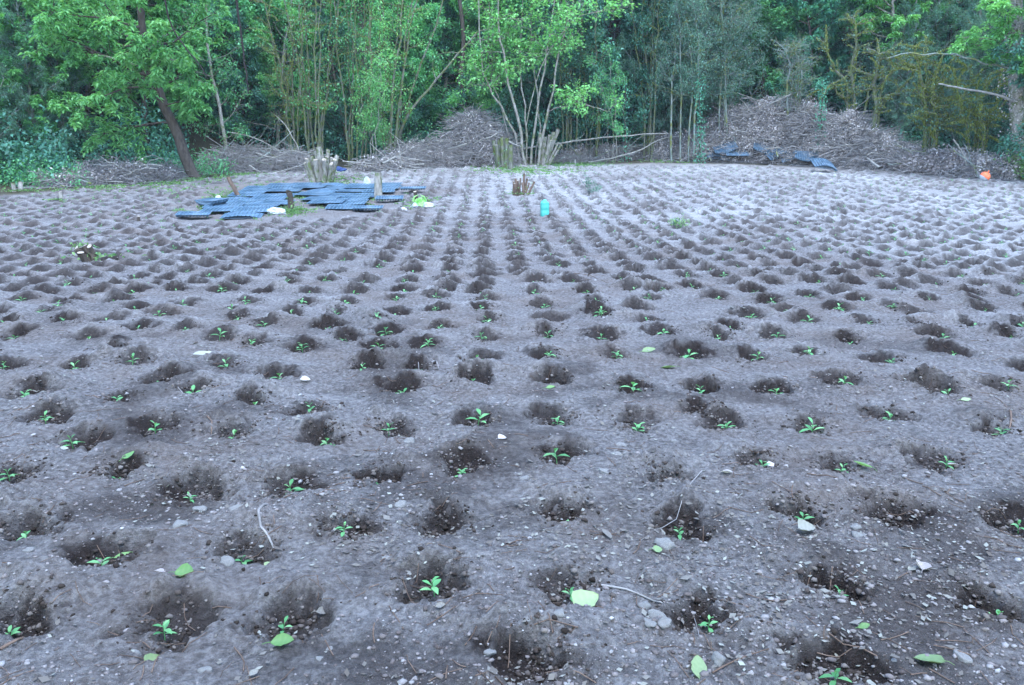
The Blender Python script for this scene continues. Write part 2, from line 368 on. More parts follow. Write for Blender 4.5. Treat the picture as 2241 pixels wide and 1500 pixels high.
for n, (x, y, fl) in enumerate(holes):
    near = n < nman
    Rr = hr.uniform(0.075, 0.110); D = hr.uniform(0.042, 0.078)
    if not fl and near: D = 0.07; Rr = 0.10
    if y > 5: D = hr.uniform(0.070, 0.110); Rr = hr.uniform(0.080, 0.110)
    if y > 9: D = hr.uniform(0.09, 0.135); Rr = hr.uniform(0.095, 0.12)
    cx = x + hr.uniform(-0.05, 0.03) * (1.0 if y < 7 else 0.4); cy = y + hr.uniform(0.02, 0.06)
    i0, i1 = np.searchsorted(ys, [cy - 0.5, cy + 0.5]); j0, j1 = np.searchsorted(xs, [cx - 0.5, cx + 0.5])
    sx = GX[i0:i1, j0:j1]; sy = GY[i0:i1, j0:j1]
    if sx.size == 0: continue
    ex = hr.uniform(0.9, 1.45); th = hr.gauss(0, 0.5)
    wxx = wx[i0:i1, j0:j1]; wyy = wy[i0:i1, j0:j1]
    dx = sx - cx + wxx * 0.24; dy = sy - cy + wyy * 0.24
    u = (dx * math.cos(th) + dy * math.sin(th)) / ex; v = -dx * math.sin(th) + dy * math.cos(th)
    r = np.sqrt(u * u + v * v) / Rr
    cut = 1 / (1 + np.exp((r - 1.0) * hr.uniform(3.5, 6.0)))                       # steep crumbly wall
    dent[i0:i1, j0:j1] -= D * (1.0 - 0.38 * min(1, max(0, (y - 4) / 2))) * cut * (1 + 0.9 * wyy)
    mo_ = D * (hr.uniform(0.5, 0.95) if y < 6 else hr.uniform(0.6, 0.95)); ox = hr.gauss(0, 0.05)        # spoil thrown to the far side, lower lip in front
    dent[i0:i1, j0:j1] += mo_ * np.exp(-(((dx - ox) / 0.20) ** 2 + ((dy - 0.21) / 0.105) ** 2)) * (1 - cut) * (1 + 1.4 * wxx)
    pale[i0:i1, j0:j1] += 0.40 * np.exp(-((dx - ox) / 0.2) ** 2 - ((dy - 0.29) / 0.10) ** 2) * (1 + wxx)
    dent[i0:i1, j0:j1] += 0.22 * D * np.exp(-((r - 1.5) / 0.4) ** 2)
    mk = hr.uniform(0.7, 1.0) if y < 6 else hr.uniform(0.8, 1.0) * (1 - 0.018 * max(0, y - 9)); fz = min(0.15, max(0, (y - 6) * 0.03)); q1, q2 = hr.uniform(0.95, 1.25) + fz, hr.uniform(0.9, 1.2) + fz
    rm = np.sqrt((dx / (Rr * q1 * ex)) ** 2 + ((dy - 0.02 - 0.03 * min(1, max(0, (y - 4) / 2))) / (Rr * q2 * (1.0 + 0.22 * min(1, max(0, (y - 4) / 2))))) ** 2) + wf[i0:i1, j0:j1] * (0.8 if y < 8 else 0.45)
    moist_shade[i0:i1, j0:j1] = np.maximum(moist_shade[i0:i1, j0:j1], mk / (1 + np.exp((rm - 1.0) * 8)))  # damp hole tone, reaching back to paint shade on the wall facing the camera
H += dent * infield
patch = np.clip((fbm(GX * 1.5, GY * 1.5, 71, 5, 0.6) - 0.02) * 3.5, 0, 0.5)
moist_shade = np.clip(moist_shade + patch * 1.15 * np.clip((10 - GY) / 5, 0, 1), 0, 1) * infield
dry = np.clip((GX * 0.04 + GY * 0.035 - 0.60), 0, 0.30)  # soil paled towards the far right, brighter sky light put into its colour
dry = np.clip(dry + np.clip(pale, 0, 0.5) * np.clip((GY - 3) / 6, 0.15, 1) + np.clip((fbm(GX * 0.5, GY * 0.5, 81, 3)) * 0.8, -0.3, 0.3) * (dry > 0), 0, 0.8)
nx, ny = len(xs), len(ys)
ii = (np.arange(ny - 1)[:, None] * nx + np.arange(nx - 1)[None, :]).ravel()
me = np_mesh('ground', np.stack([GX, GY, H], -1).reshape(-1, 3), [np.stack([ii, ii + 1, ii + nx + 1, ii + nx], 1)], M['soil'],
             {'moist_shade': moist_shade.ravel(), 'dry': dry.ravel(), 'forest': (1 - infield).ravel()}, smooth=True)
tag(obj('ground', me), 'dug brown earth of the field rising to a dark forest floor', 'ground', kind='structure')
def gz(x, y):
    i = int(np.clip(np.searchsorted(ys, y) - 1, 0, ny - 2)); j = int(np.clip(np.searchsorted(xs, x) - 1, 0, nx - 2))
    fy = (y - ys[i]) / (ys[i + 1] - ys[i]); fx = (x - xs[j]) / (xs[j + 1] - xs[j])
    return float((H[i, j] * (1 - fx) + H[i, j + 1] * fx) * (1 - fy) + (H[i + 1, j] * (1 - fx) + H[i + 1, j + 1] * fx) * fy)
def gza(x, y):
    i = np.clip(np.searchsorted(ys, y) - 1, 0, ny - 2); j = np.clip(np.searchsorted(xs, x) - 1, 0, nx - 2)
    fy = (y - ys[i]) / (ys[i + 1] - ys[i]); fx = (x - xs[j]) / (xs[j + 1] - xs[j])
    return (H[i, j] * (1 - fx) + H[i, j + 1] * fx) * (1 - fy) + (H[i + 1, j] * (1 - fx) + H[i + 1, j + 1] * fx) * fy
def G(px, py):
    x, y, _ = P(px, py); return Vector((x, y, gz(x, y)))
def GD(px, Y):
    x = (px - CX) / F * Y * (1 / math.cos(PITCH)) * 1.0
    # horizontal position at depth Y for a pixel column near the horizon
    x = (px - CX) / F * (Y * math.cos(PITCH) + 0.3)
    return Vector((x, Y, gz(x, Y)))
# ------------------------------------------------------------------ seedlings
def seedling_mesh(r, hgt, L, nl, stemonly=None):
    """stem with a rosette of pointed leaves; returns (stem geo, leaves geo)"""
    gs, gl = Geo(), Geo()
    lean = r.normal(0, 0.12, 2) * hgt
    pts = [[0, 0, -0.02], [lean[0] * .3, lean[1] * .3, hgt * 0.5], [lean[0], lean[1], hgt]]
    gs.tube(pts, [0.0022, 0.0018, 0.0012], 5)
    az0 = r.uniform(0, 6.28)
    for k in range(nl):
        az = az0 + k * 2.4 + r.normal(0, 0.2); t = 1 - 0.13 * k
        hz = hgt * max(0.45, t); l = L * r.uniform(0.7, 1.1) * (0.75 if k < 2 else 1.0); wd = l * r.uniform(0.30, 0.38)
        el = r.uniform(0.15, 0.75) if k > 1 else r.uniform(0.6, 1.1)
        d = np.array([math.cos(az) * math.cos(el), math.sin(az) * math.cos(el), math.sin(el)]); sd_ = np.array([-math.sin(az), math.cos(az), 0])
        n_ = np.cross(d, sd_); n_ = n_ if n_[2] > 0 else -n_
        b = np.array([lean[0] * t, lean[1] * t, hz])
        V = []; ts = [0, 0.12, 0.35, 0.62, 0.85, 1.0]; ws = [0.05, 0.22, 0.9, 1.0, 0.5, 0.02]
        for tt, ww in zip(ts, ws):
            c = b + d * l * tt - np.array([0, 0, 1]) * l * 0.38 * tt * tt
            V += [c + sd_ * ww * wd / 2 + n_ * wd * 0.14 * ww, c, c - sd_ * ww * wd / 2 + n_ * wd * 0.14 * ww]
        Q = []
        for q in range(5):
            a = q * 3; Q += [[a, a + 1, a + 4, a + 3], [a + 1, a + 2, a + 5, a + 4]]
        gl.add(V, Q, tone=float(np.clip(r.normal(0.55, 0.25), 0, 1)))
    return gs, gl
sr = np.random.default_rng(5)
SEED = []
for k in range(9):
    gs, gl = seedling_mesh(sr, sr.uniform(0.035, 0.058), sr.uniform(0.046, 0.068), int(sr.integers(5, 8)))
    SEED.append((gs.mesh('stem', M['seedling']), gl.mesh('leaves', M['seedling'], smooth=True)))
SEEDF = []
for k in range(6):
    gs, gl = seedling_mesh(sr, 0.055, 0.06, 5); 
    g = Geo(); 
    for s_ in (gs, gl):
        V = np.concatenate(s_.V); g.add(V, np.concatenate(s_.Q), tone=0.6)
    SEEDF.append((np.concatenate(g.V), np.concatenate(g.Q)))
NEARLABEL = {
 (952,1295): 'small seedling in the broad dark hole left of the big pale leaf',
 (1252,1300): 'bright green seedling beside the large pale fallen leaf lying on the bare soil',
 (1551,1370): 'upright seedling with hanging leaves above the fallen leaf at the bottom edge',
 (1841,1297): 'green seedling in the deep dark hole in front right with a dry leaf behind it',
 (1756,1130): 'open pale seedling with a yellowish dry leaf just in front',
 (1490,1162): 'seedling half hidden beside the deep black hole near the flat stone',
 (1462,1052): 'thin seedling in a shaded hole just above the forked dry twig',
 (1237,1132): 'drooping seedling standing alone on flat soil in the middle foreground',
 (830,1052): 'slender upright seedling on the near side of a small brown patch',
 (640,1077): 'pale seedling at the edge of a brown mound right of the round grey stones',
 (415,1075): 'seedling with spreading leaves in a wide black hole with a grey stone before it',
 (530,1207): 'small seedling squeezed between a grey stone and a curved dry strip of bark',
 (752,1168): 'seedling among small stones in a hole right of the curved strip of bark',
 (220,1230): 'seedling in a long dark hole with a folded yellow leaf, lower left foreground',
 (357,1365): 'star shaped seedling with a crumpled pale yellow leaf in front of it',
 (615,1355): 'seedling above a long curled green fallen leaf near the bottom of the field',
 (17,1367): 'leafy seedling cut by the left border of the photo beside a dark stick',
 (57,1167): 'upright seedling at the far left inside a ring shaped hole',
 (2183,1350): 'low seedling on crumbly soil near the right border, lowest on that side',
 (1831,1485): 'tiny yellowish seedling at the very bottom edge of the field',
 (2231,1150): 'seedling partly cut by the right border in a dark hole',
 (1010,1017): 'narrow leaved seedling in a dark hole left of the group of pale stones',
 (1220,997): 'small seedling with a pebble beside it left of the trio of pale stones',
 (1841,1035): 'low green seedling in a hole with a yellow curved leaf to its right',
 (1666,1022): 'seedling with a pinkish dry leaf on its right side',
 (2071,1024): 'flat spreading seedling with a brown dry leaf behind it, right part of the field',
 (22,1050): 'blurred seedling by the left border above the ring shaped hole',
 (255,1040): 'seedling with a squarish yellow leaf standing behind it',
 (1395,936): 'seedling right of centre just behind the trio of pale stones',
 (1387,862): 'seedling in the middle of a round clean edged hole',
 (1037,839): 'seedling in the largest dark hole of the middle row',
 (1220,917): 'seedling with rounded leaves in the hole below the one with a green fallen leaf',
}
zone = [(1000, 'seedling in a planting hole in the front part of the field'),
        (860, 'small seedling in a planting hole just behind the foreground'),
        (740, 'small seedling in a planting hole across the middle of the field'),
        (0, 'tiny seedling in a planting hole farther up the field')]
done = 0; far = []
allh = [(h[0], h[1], h[2], NEAR[n] if n < len(NEAR) else None) for n, h in enumerate(holes)]
order = sorted(range(len(allh)), key=lambda n: math.hypot(allh[n][0], allh[n][1]))
for n in order:
    x, y, fl, px = allh[n]
    if not fl or abs(x) > 0.66 * y + 0.3: continue
    z = gz(x, y) - 0.004
    if done < 300:
        k = done % 9 if px not in ((1252, 1300), (1841, 1297)) else 2
        pyv = HZ + F * (EYE - z) / y
        lab = NEARLABEL.get(px) or next(l for t, l in zone if pyv >= t)
        r_ = empty('seedling', (x, y, z), sr.uniform(0, 6.28)); sc = sr.uniform(0.85, 1.25) * (1.0 if y < 4 else 1.32); r_.scale = (sc,) * 3
        tag(r_, lab, 'seedling', 'seedlings planted in rows of holes')
        a = obj('stem', SEED[k][0], r_); b = obj('leaves', SEED[k][1], r_)
        done += 1
    else:
        far.append((x, y, z))
g = Geo()
for q, (x, y, z) in enumerate(far):
    V, Q = SEEDF[q % 6]; a = sr.uniform(0, 6.28); s_ = sr.uniform(1.3, 1.9)
    ca, sa = math.cos(a), math.sin(a)
    W = np.stack([V[:, 0] * ca - V[:, 1] * sa, V[:, 0] * sa + V[:, 1] * ca, V[:, 2]], 1) * s_ + [x, y, z]
    g.add(W, Q, tone=float(sr.uniform(0.2, 0.9)))
tag(obj('distant_seedlings', g.mesh('distant_seedlings', M['seedling'])), 'countless tiny seedlings in the far rows of the field', 'seedlings', kind='stuff')

# ------------------------------------------------------------------ stones, leaves, sticks in the foreground
from mathutils import noise as mn
def stone_mesh(r, flat=0.6):
    import bmesh
    bm = bmesh.new(); bmesh.ops.create_icosphere(bm, subdivisions=3, radius=1.0)
    off = Vector(r.normal(size=3) * 10)
    planes = [(Vector(unit(r.normal(size=3))), r.uniform(0.55, 0.85)) for _ in range(7)]
    for v in bm.verts:
        for nrm, d in planes:
            e = v.co.dot(nrm) - d
            if e > 0: v.co -= nrm * e * 0.85
        v.co *= 1 + 0.28 * mn.noise(v.co * 1.3 + off) + 0.12 * mn.noise(v.co * 4 + off)
        v.co.z *= flat
    me = bpy.data.meshes.new('stone'); bm.to_mesh(me); bm.free(); me.materials.append(M['stone'])
    for p in me.polygons: p.use_smooth = True
    return me
STN = [stone_mesh(sr, f) for f in (0.55, 0.7, 0.8, 0.5, 0.65, 0.9)]
STONES = [(397,1150,24,'rounded grey stone between two holes on the left'),(437,1108,18,'small oval stone just in front of the wide black hole'),
 (499,1224,24,'mottled stone touching the seedling by the curved bark'),(516,1122,18,'flat light stone right of the small oval stone'),
 (877,1104,18,'dark angular stone in the open soil between the rows'),(893,963,17,'upright wedge shaped stone beside a seedling hole'),
 (1359,975,18,'topmost of the three pale stones lying together'),(1348,994,14,'left lower one of the three pale stones lying together'),
 (1369,995,11,'smallest of the three pale stones, on their right side'),(1325,1041,16,'grey stone below the three pale stones'),(1148,1048,15,'low brown stone among wood chips in mid field'),
 (1454,1195,26,'flat brown slab of stone with a yellowish leaf in front'),(848,1222,17,'dark lump of stone beside the shadowed hole'),
 (1070,1422,17,'brown rounded stone near the bottom middle'),(1438,1346,30,'largest of the stones heaped by the end of the dry stick'),(1422,1368,20,'pale stone on the left of the heap by the stick'),
 (1455,1372,20,'pale stone on the right of the heap by the stick'),(1410,1328,18,'dark stone under the tip of the dry stick'),(1221,1370,22,'angular pale stone in front of the large fallen leaf'),
 (447,1460,20,'pale knobbly stone at the bottom left'),(295,1405,16,'blue grey stone behind the crumpled yellow leaf'),(62,1208,14,'oval grey stone at the left edge near the ring hole'),
 (45,1245,20,'half buried wide stone at the left edge'),(70,1148,14,'light stone above the ring hole at left'),(1871,1155,16,'whitish stone right of the open pale seedling'),
 (1880,1177,18,'flat grey stone just below the whitish one'),(1571,1450,24,'pale stone near the fallen leaf at the bottom'),(2105,1440,24,'greyish stone right of the heart shaped fallen leaf'),
 (1475,962,9,'small stone right of the round hole seedling'),(1850,1495,18,'stone cut by the bottom border on the right'),(700,1437,13,'small stone right of the curled green leaf'),
 (1153,1383,12,'small brown stone left of the angular pale one'),(875,1145,8,'small pebble by the dark angular stone'),(720,1410,11,'pale pebble at lower left of the middle')]
for k, (px, py, wd, lab) in enumerate(STONES):
    p = G(px, py); s_ = wd * p.y / F * 1.0
    o = obj('stone', STN[k % 6], loc=(p.x, p.y, p.z - s_ * 0.08), rot=(sr.uniform(-.2, .2), sr.uniform(-.2, .2), sr.uniform(0, 6.28)))
    o.scale = (s_ * 1.05, s_ * 0.8, s_ * 0.9); tag(o, lab, 'stone', 'stones lying on the soil')

def leaf_shape(r, L, W, curl, kind='oval', petiole=0.4):
    """a fallen leaf: curled blade with thickness-less tissue, midrib and stalk; lies near z=0"""
    g = Geo(); n = 9; m = 6; V = []; 
    for i in range(n):
        t = i / (n - 1)
        if kind == 'oval': wv = math.sin(math.pi * min(1, t * 0.97 + 0.03)) ** 0.8
        elif kind == 'heart': wv = (math.sin(math.pi * (t ** 0.62)) ** 0.7) * (1.0)
        else: wv = math.sin(math.pi * t) * (1.2 - 0.4 * t)
        wv = max(wv, 0.02)
        for j in range(m + 1):
            q = (j / m - 0.5) * 2
            x = (t - 0.5) * L - (0.10 * L * abs(q) if kind == 'heart' and t < 0.3 else 0)
            y = q * W / 2 * wv * (1 + 0.06 * math.sin(t * 21 + q * 3))
            z = curl * W * (q * q) * wv * 0.5 + 0.10 * curl * L * (2 * t - 1) ** 2 + 0.02 * W * math.sin(t * 9 + q * 5)
            V.append((x, y, z + 0.006))
    Q = [[i * (m + 1) + j, i * (m + 1) + j + 1, (i + 1) * (m + 1) + j + 1, (i + 1) * (m + 1) + j] for i in range(n - 1) for j in range(m)]
    g.add(V, Q, tone=np.clip(r.normal(0.6, 0.15) + 0.2 * np.sin(np.arange(len(V)) * 1.3) * 0.4, 0, 1))
    st = Geo(); st.tube([(-L / 2, 0, 0.01 + 0.10 * curl * L), (-L / 2 - petiole * L * 0.5, 0.02 * L, 0.012), (-L / 2 - petiole * L, 0.06 * L, 0.004)], [0.0016, 0.0013, 0.001], 5)
    return g, st
LEAFS = [(1285,1327,62,38,'heart','fallen_green',0.35,0.5,'large pale green heart shaped leaf fallen beside a bright seedling'),
 (1240,1328,28,11,'oval','weed',0.3,3.3,'small yellow green leaf left of the large heart shaped one'),
 (1527,1462,42,60,'heart','fallen_green',0.3,1.4,'pale green leaf with its stalk up, fallen at the bottom edge'),
 (2030,1455,62,46,'heart','fallen_green',0.25,2.7,'pale heart shaped leaf with a long stalk at the lower right'),
 (619,1406,54,22,'oval','weed',0.5,0.1,'curled green leaf in front of a seedling near the bottom'),
 (334,1421,36,34,'heart','fallen_green',0.8,0.8,'crumpled pale yellow leaf in front of the star shaped seedling'),
 (405,1265,44,26,'oval','weed',0.6,0.0,'dull green curled leaf lying on open soil at left'),
 (1327,1171,14,36,'oval','litter',0.3,1.8,'narrow whitish leaf standing out on the middle foreground'),
 (1765,1168,40,26,'heart','litter',0.7,0.3,'yellowish dry leaf in front of the open pale seedling'),
 (1438,1211,24,14,'oval','fallen_green',0.2,0.2,'squarish yellow leaf leaning on the flat brown stone'),
 (2013,1250,36,26,'heart','dead_leaf',0.9,1.2,'upright curled brown leaf on the right of the field'),
 (1590,1040,26,14,'oval','dead_leaf',0.5,2.6,'tan dry leaf left of a seedling, right of the centre'),
 (1420,768,32,12,'oval','fallen_green',0.3,0.3,'pale torn leaf in the middle distance, upper one of two'),
 (1462,805,30,16,'oval','fallen_green',0.3,2.9,'pale yellow leaf in the middle distance, lower one of two'),
 (1885,1032,8,30,'oval','weed',0.5,1.9,'thin curved yellow leaf at the side of a dark hole'),
 (2085,1017,26,12,'oval','dead_leaf',0.4,2.7,'brown leaf lying just behind a flat seedling'),
 (1688,1020,24,14,'oval','dead_leaf',0.4,0.4,'pinkish dry leaf touching a seedling'),
 (270,1212,40,9,'oval','weed',0.5,0.6,'folded yellow green leaf over the long dark hole'),
 (140,991,20,9,'oval','litter',0.3,0.5,'small white leaf in the left middle of the field'),
 (20,732,22,9,'oval','litter',0.3,0.1,'whitish leaf near the left border, middle distance'),
 (448,780,8,22,'oval','litter',0.3,1.1,'narrow cream leaf standing on edge among the left rows'),
 (668,836,22,12,'oval','dead_leaf',0.5,0.4,'light dry leaf between holes left of the centre'),
 (1205,856,20,8,'oval','weed',0.3,0.1,'green leaf at the front of a hole right of the centre'),
 (588,1218,20,16,'heart','fallen_green',0.3,0.7,'small pale green leaf right of the seedling by the bark strip'),
 (350,1274,24,14,'oval','dead_leaf',0.4,2.8,'pinkish curled leaf left of the dull green one'),
 (553,1465,18,26,'oval','litter',0.5,1.2,'long white leaf near the bottom left'),
 (1890,1375,32,10,'oval','weed',0.3,0.3,'narrow green leaf near the bottom right'),
 (705,1330,30,14,'oval','litter',0.5,0.4,'whitish lobed leaf left of the broad dark hole'),
 (1098,966,22,12,'oval','dead_leaf',0.5,0.8,'tan leaf between two holes near the centre'),
 (285,1018,14,18,'heart','weed',0.2,1.3,'squarish yellow leaf upright behind a seedling'),
 (965,1345,24,10,'oval','litter',0.4,0.2,'pale leaf at the front of the broad dark hole'),
 (2113,882,22,8,'oval','fallen_green',0.2,0.1,'pale green bar shaped leaf at the right')]
for px, py, wpx, hpx, kind, mat, curl, az, lab in LEAFS:
    p = G(px, py); k = p.y / F
    L = max(wpx, hpx / math.sin(math.atan2(EYE, p.y)) * 0.7 if hpx > wpx else wpx) * k * 1.05
    Wd = max(0.35 * L, min(wpx, hpx) * k * (1.0 if hpx > wpx else 1.8)); Wd = min(Wd, 0.95 * L)
    g, st = leaf_shape(sr, L, Wd, curl, kind)
    r_ = empty('fallen_leaf', (p.x, p.y, p.z + 0.004), az); r_.rotation_euler = (R(14), sr.uniform(-.15, .15), az); tag(r_, lab, 'fallen leaf', 'large fallen leaves on the soil')
    obj('blade', g.mesh('blade', M[mat]), r_); obj('stalk', st.mesh('stalk', M[mat]), r_)

STICKS = [([(1308,1288),(1370,1302),(1430,1318),(1475,1335)],5.5,'twig_pale','straight grey stick pointing at the heap of stones'),
 ([(1558,1482),(1600,1460),(1640,1443),(1682,1436)],4.5,'twig','curved brown stick by the bottom edge'),
 ([(585,1115),(568,1145),(572,1170),(598,1187)],8,'twig_pale','curved pale strip of bark left of the centre'),
 ([(601,1103),(598,1140),(606,1182)],2.5,'twig','thin dry stem beside the curved strip of bark'),
 ([(1537,1030),(1500,1100),(1480,1140),(1400,1190)],2.5,'twig_pale','long thin forked twig reaching over the black hole'),
 ([(0,1425),(40,1400),(68,1380)],8,'twig','thick dark stick at the lower left corner'),
 ([(1195,1440),(1250,1468),(1305,1492)],4.5,'twig','brown stick half sunk in the bottom hole'),
 ([(735,1110),(800,1100),(870,1108)],2,'twig','fine straw in the open soil left of the centre'),
 ([(380,855),(397,868),(415,885)],3,'twig_pale','short straight stick among the left rows'),
 ([(2210,905),(2211,930),(2208,948)],5,'twig','short black stub standing beside a right hand seedling'),
 ([(1255,595),(1290,600),(1330,622)],1.5,'twig','thin twig in the middle distance'),
 ([(940,800),(955,795),(960,808)],3,'twig_pale','bent pale straw behind a central hole'),
 ([(900,770),(912,790),(918,806)],3,'twig_pale','thin straw leaning into a central hole'),
 ([(1640,1180),(1670,1210),(1700,1220)],2.5,'twig','wiry root on the soil right of the black hole'),
 ([(455,925),(465,935),(462,950)],4,'twig','reddish stub by a left hand hole'),
 ([(1500,1250),(1480,1290),(1450,1310)],2.2,'twig','thin root winding towards the heap of stones'),
 ([(1520,1320),(1525,1380),(1530,1400)],2.2,'twig_pale','thin pale stem beside the upright seedling'),
 ([(880,1275),(900,1300),(930,1320)],2.2,'twig','fine root lying at the left of the broad dark hole'),
 ([(1040,1500),(1060,1485),(1085,1468)],3,'twig','short brown stick at the bottom centre'),
 ([(100,1345),(130,1320),(160,1310)],3,'twig','thin curved twig in the lower left')]
for pts, wd, mat, lab in STICKS:
    pp = [G(a, b) for a, b in pts]; c = pp[len(pp) // 2].copy()
    # resample smoothly
    Q_ = []
    for a, b in zip(pp[:-1], pp[1:]):
        for t in (0, .33, .66): Q_.append(a.lerp(b, t))
    Q_.append(pp[-1]); rad = wd * c.y / F / 2
    n_ = len(Q_)
    arr = np.array([[v.x - c.x, v.y - c.y, max(gz(v.x, v.y), v.z) - c.z + rad * 0.8] for v in Q_]); arr[1:-1, 2] = (arr[:-2, 2] + arr[1:-1, 2] + arr[2:, 2]) / 3 + rad * 0.4
    g = Geo(); g.tube(arr, rad * np.linspace(1.1, 0.6, n_), 7)
    tag(obj('stick', g.mesh('stick', M['twig' if mat == 'twig_pale' else 'bark_red']), loc=c), lab, 'stick', 'dry sticks on the soil')

# litter nobody could count: crumbs of stone, dry leaf bits, bits of twig
def scatter(n, ymin, ymax, r, power=1.0):
    y = ymin * (ymax / ymin) ** (r.random(n) ** power); x = (r.random(n) * 2 - 1) * (0.68 * y + 0.3)
    ok = y < edge(x) - 0.3
    return x[ok], y[ok]
lr = np.random.default_rng(21)
x, y = scatter(34000, 1.8, 24, lr, 1.15)
cl = fbm(x * 1.6, y * 1.6, 91, 4); ok = cl > lr.normal(0.10, 0.10, len(x)); x, y = x[ok], y[ok]
z = gza(x, y) + 0.003; n = len(x)
g = Geo(); az = lr.uniform(0, 6.28, n); d = np.stack([np.cos(az), np.sin(az), lr.normal(0.05, 0.22, n)], 1); sd2 = np.stack([-np.sin(az), np.cos(az), lr.normal(0, 0.35, n)], 1)
L = lr.uniform(0.010, 0.030, n) * (1 + 0.02 * y) ; big = lr.random(n) < 0.08; L = np.where(big, L * 1.7, L)
g.leaves(np.stack([x, y, z + 0.002], 1), unit(d), unit(sd2), L, L * lr.uniform(0.35, 0.75, n), np.clip(lr.beta(1.6, 2.2, n), 0, 1), droop=0.0)
tag(obj('leaf_litter', g.mesh('leaf_litter', M['litter'], smooth=False)), 'scraps of dry leaves scattered over the soil', 'leaf litter', kind='stuff')
base = []
for k in range(4):
    s_ = Geo(); P0 = unit(lr.normal(size=(8, 3)));
    import bmesh
    bm = bmesh.new(); bmesh.ops.create_icosphere(bm, subdivisions=1, radius=1.0)
    for v in bm.verts: v.co *= 1 + 0.9 * mn.noise(v.co * 2 + Vector((k * 7, 0, 0))); v.co.z *= 0.55; v.co.x *= 1 + .25 * (k % 2)
    bm.verts.ensure_lookup_table(); V = np.array([v.co[:] for v in bm.verts]); T = np.array([[v.index for v in f.verts] for f in bm.faces]); bm.free()
    base.append((V, T))
x, y = scatter(42000, 1.8, 22, lr, 1.2)
cl = fbm(x * 1.5 + 9, y * 1.5, 95, 3); ok = cl > lr.normal(-0.04, 0.12, len(x)); x, y = x[ok], y[ok]; z = gza(x, y); n = len(x)
s = np.clip(lr.lognormal(-5.5, 0.5, n), 0.002, 0.014) * (1 + 0.02 * y)
g = Geo()
for k in range(4):
    sel = np.arange(n) % 4 == k; V, T = base[k]; a = lr.uniform(0, 6.28, sel.sum())
    ca, sa = np.cos(a)[:, None], np.sin(a)[:, None]
    W = np.stack([V[None, :, 0] * ca - V[None, :, 1] * sa, V[None, :, 0] * sa + V[None, :, 1] * ca, np.broadcast_to(V[None, :, 2], (len(a), len(V)))], -1)
    W = W * s[sel][:, None, None] + np.stack([x[sel], y[sel], z[sel] + s[sel] * 0.2], 1)[:, None, :]
    TT = (T[None] + np.arange(len(a))[:, None, None] * len(V)).reshape(-1, 3)
    g.add(W.reshape(-1, 3), None, TT, tone=np.repeat(lr.random(len(a)), len(V)))
gm, t_, N_ = new_mat('gravel_stone')
principled(t_, ramp(t_, attr(t_, 'tone'), [(0, (0.06, 0.045, 0.04)), (0.75, (0.20, 0.17, 0.16)), (0.98, (0.24, 0.22, 0.21)), (1, (0.36, 0.34, 0.33))]), 0.9)
tag(obj('gravel', g.mesh('gravel', gm, smooth=False)), 'small clods and pebbles scattered over the soil', 'gravel', kind='stuff')
# crumbs of dark dug soil in and around the holes
hh_ = [(h[0], h[1]) for h in holes if h[1] < 11 and abs(h[0]) < .68 * h[1] + .2]
cnt = [int(190 * min(1, (4.5 / b) ** 1.1)) for a, b in hh_]
x = np.concatenate([a + lr.normal(0, .075, n_) for (a, b), n_ in zip(hh_, cnt)]); y = np.concatenate([b + .05 + lr.normal(0, .065, n_) for (a, b), n_ in zip(hh_, cnt)])
z = gza(x, y); n = len(x); s = np.clip(lr.lognormal(-5.35, 0.55, n), 0.002, 0.014); gc = Geo()
for k in range(4):
    sel = np.arange(n) % 4 == k; V, T = base[k]; a = lr.uniform(0, 6.28, sel.sum()); ca, sa = np.cos(a)[:, None], np.sin(a)[:, None]
    W = np.stack([V[None, :, 0] * ca - V[None, :, 1] * sa, V[None, :, 0] * sa + V[None, :, 1] * ca, np.broadcast_to(V[None, :, 2] * 1.4, (len(a), len(V)))], -1) * s[sel][:, None, None] + np.stack([x[sel], y[sel], z[sel] + s[sel] * .3], 1)[:, None, :]
    gc.add(W.reshape(-1, 3), None, (T[None] + np.arange(len(a))[:, None, None] * len(V)).reshape(-1, 3), tone=np.repeat(lr.random(len(a)), len(V)))
cm, t_, N_ = new_mat('dug_soil_crumb'); principled(t_, ramp(t_, attr(t_, 'tone'), [(0, (0.02, 0.015, 0.012)), (0.5, (0.055, 0.042, 0.036)), (1, (0.17, 0.145, 0.13))]), 0.95, None, 0.1)
tag(obj('soil_crumbs', gc.mesh('soil_crumbs', cm, smooth=False)), 'dark crumbs of dug soil in and around the planting holes', 'soil crumbs', kind='stuff')
g = Geo()
x, y = scatter(800, 2.0, 14, lr, 1.2)
for a, b in zip(x, y):
    az = lr.uniform(0, 6.28); L = lr.uniform(0.04, 0.16); bend = lr.normal(0, 0.12)
    pts = []
    for t in (-0.5, -0.17, 0.17, 0.5):
        qx = a + math.cos(az) * L * t - math.sin(az) * bend * L * t * t * 2; qy = b + math.sin(az) * L * t + math.cos(az) * bend * L * t * t * 2
        pts.append([qx, qy, gz(qx, qy) + 0.004])
    g.tube(pts, lr.uniform(0.0009, 0.0024), 4, cap=False)
tag(obj('twig_litter', g.mesh('twig_litter', M['bark_red'])), 'thin twigs and roots scattered over the soil', 'twig litter', kind='stuff')
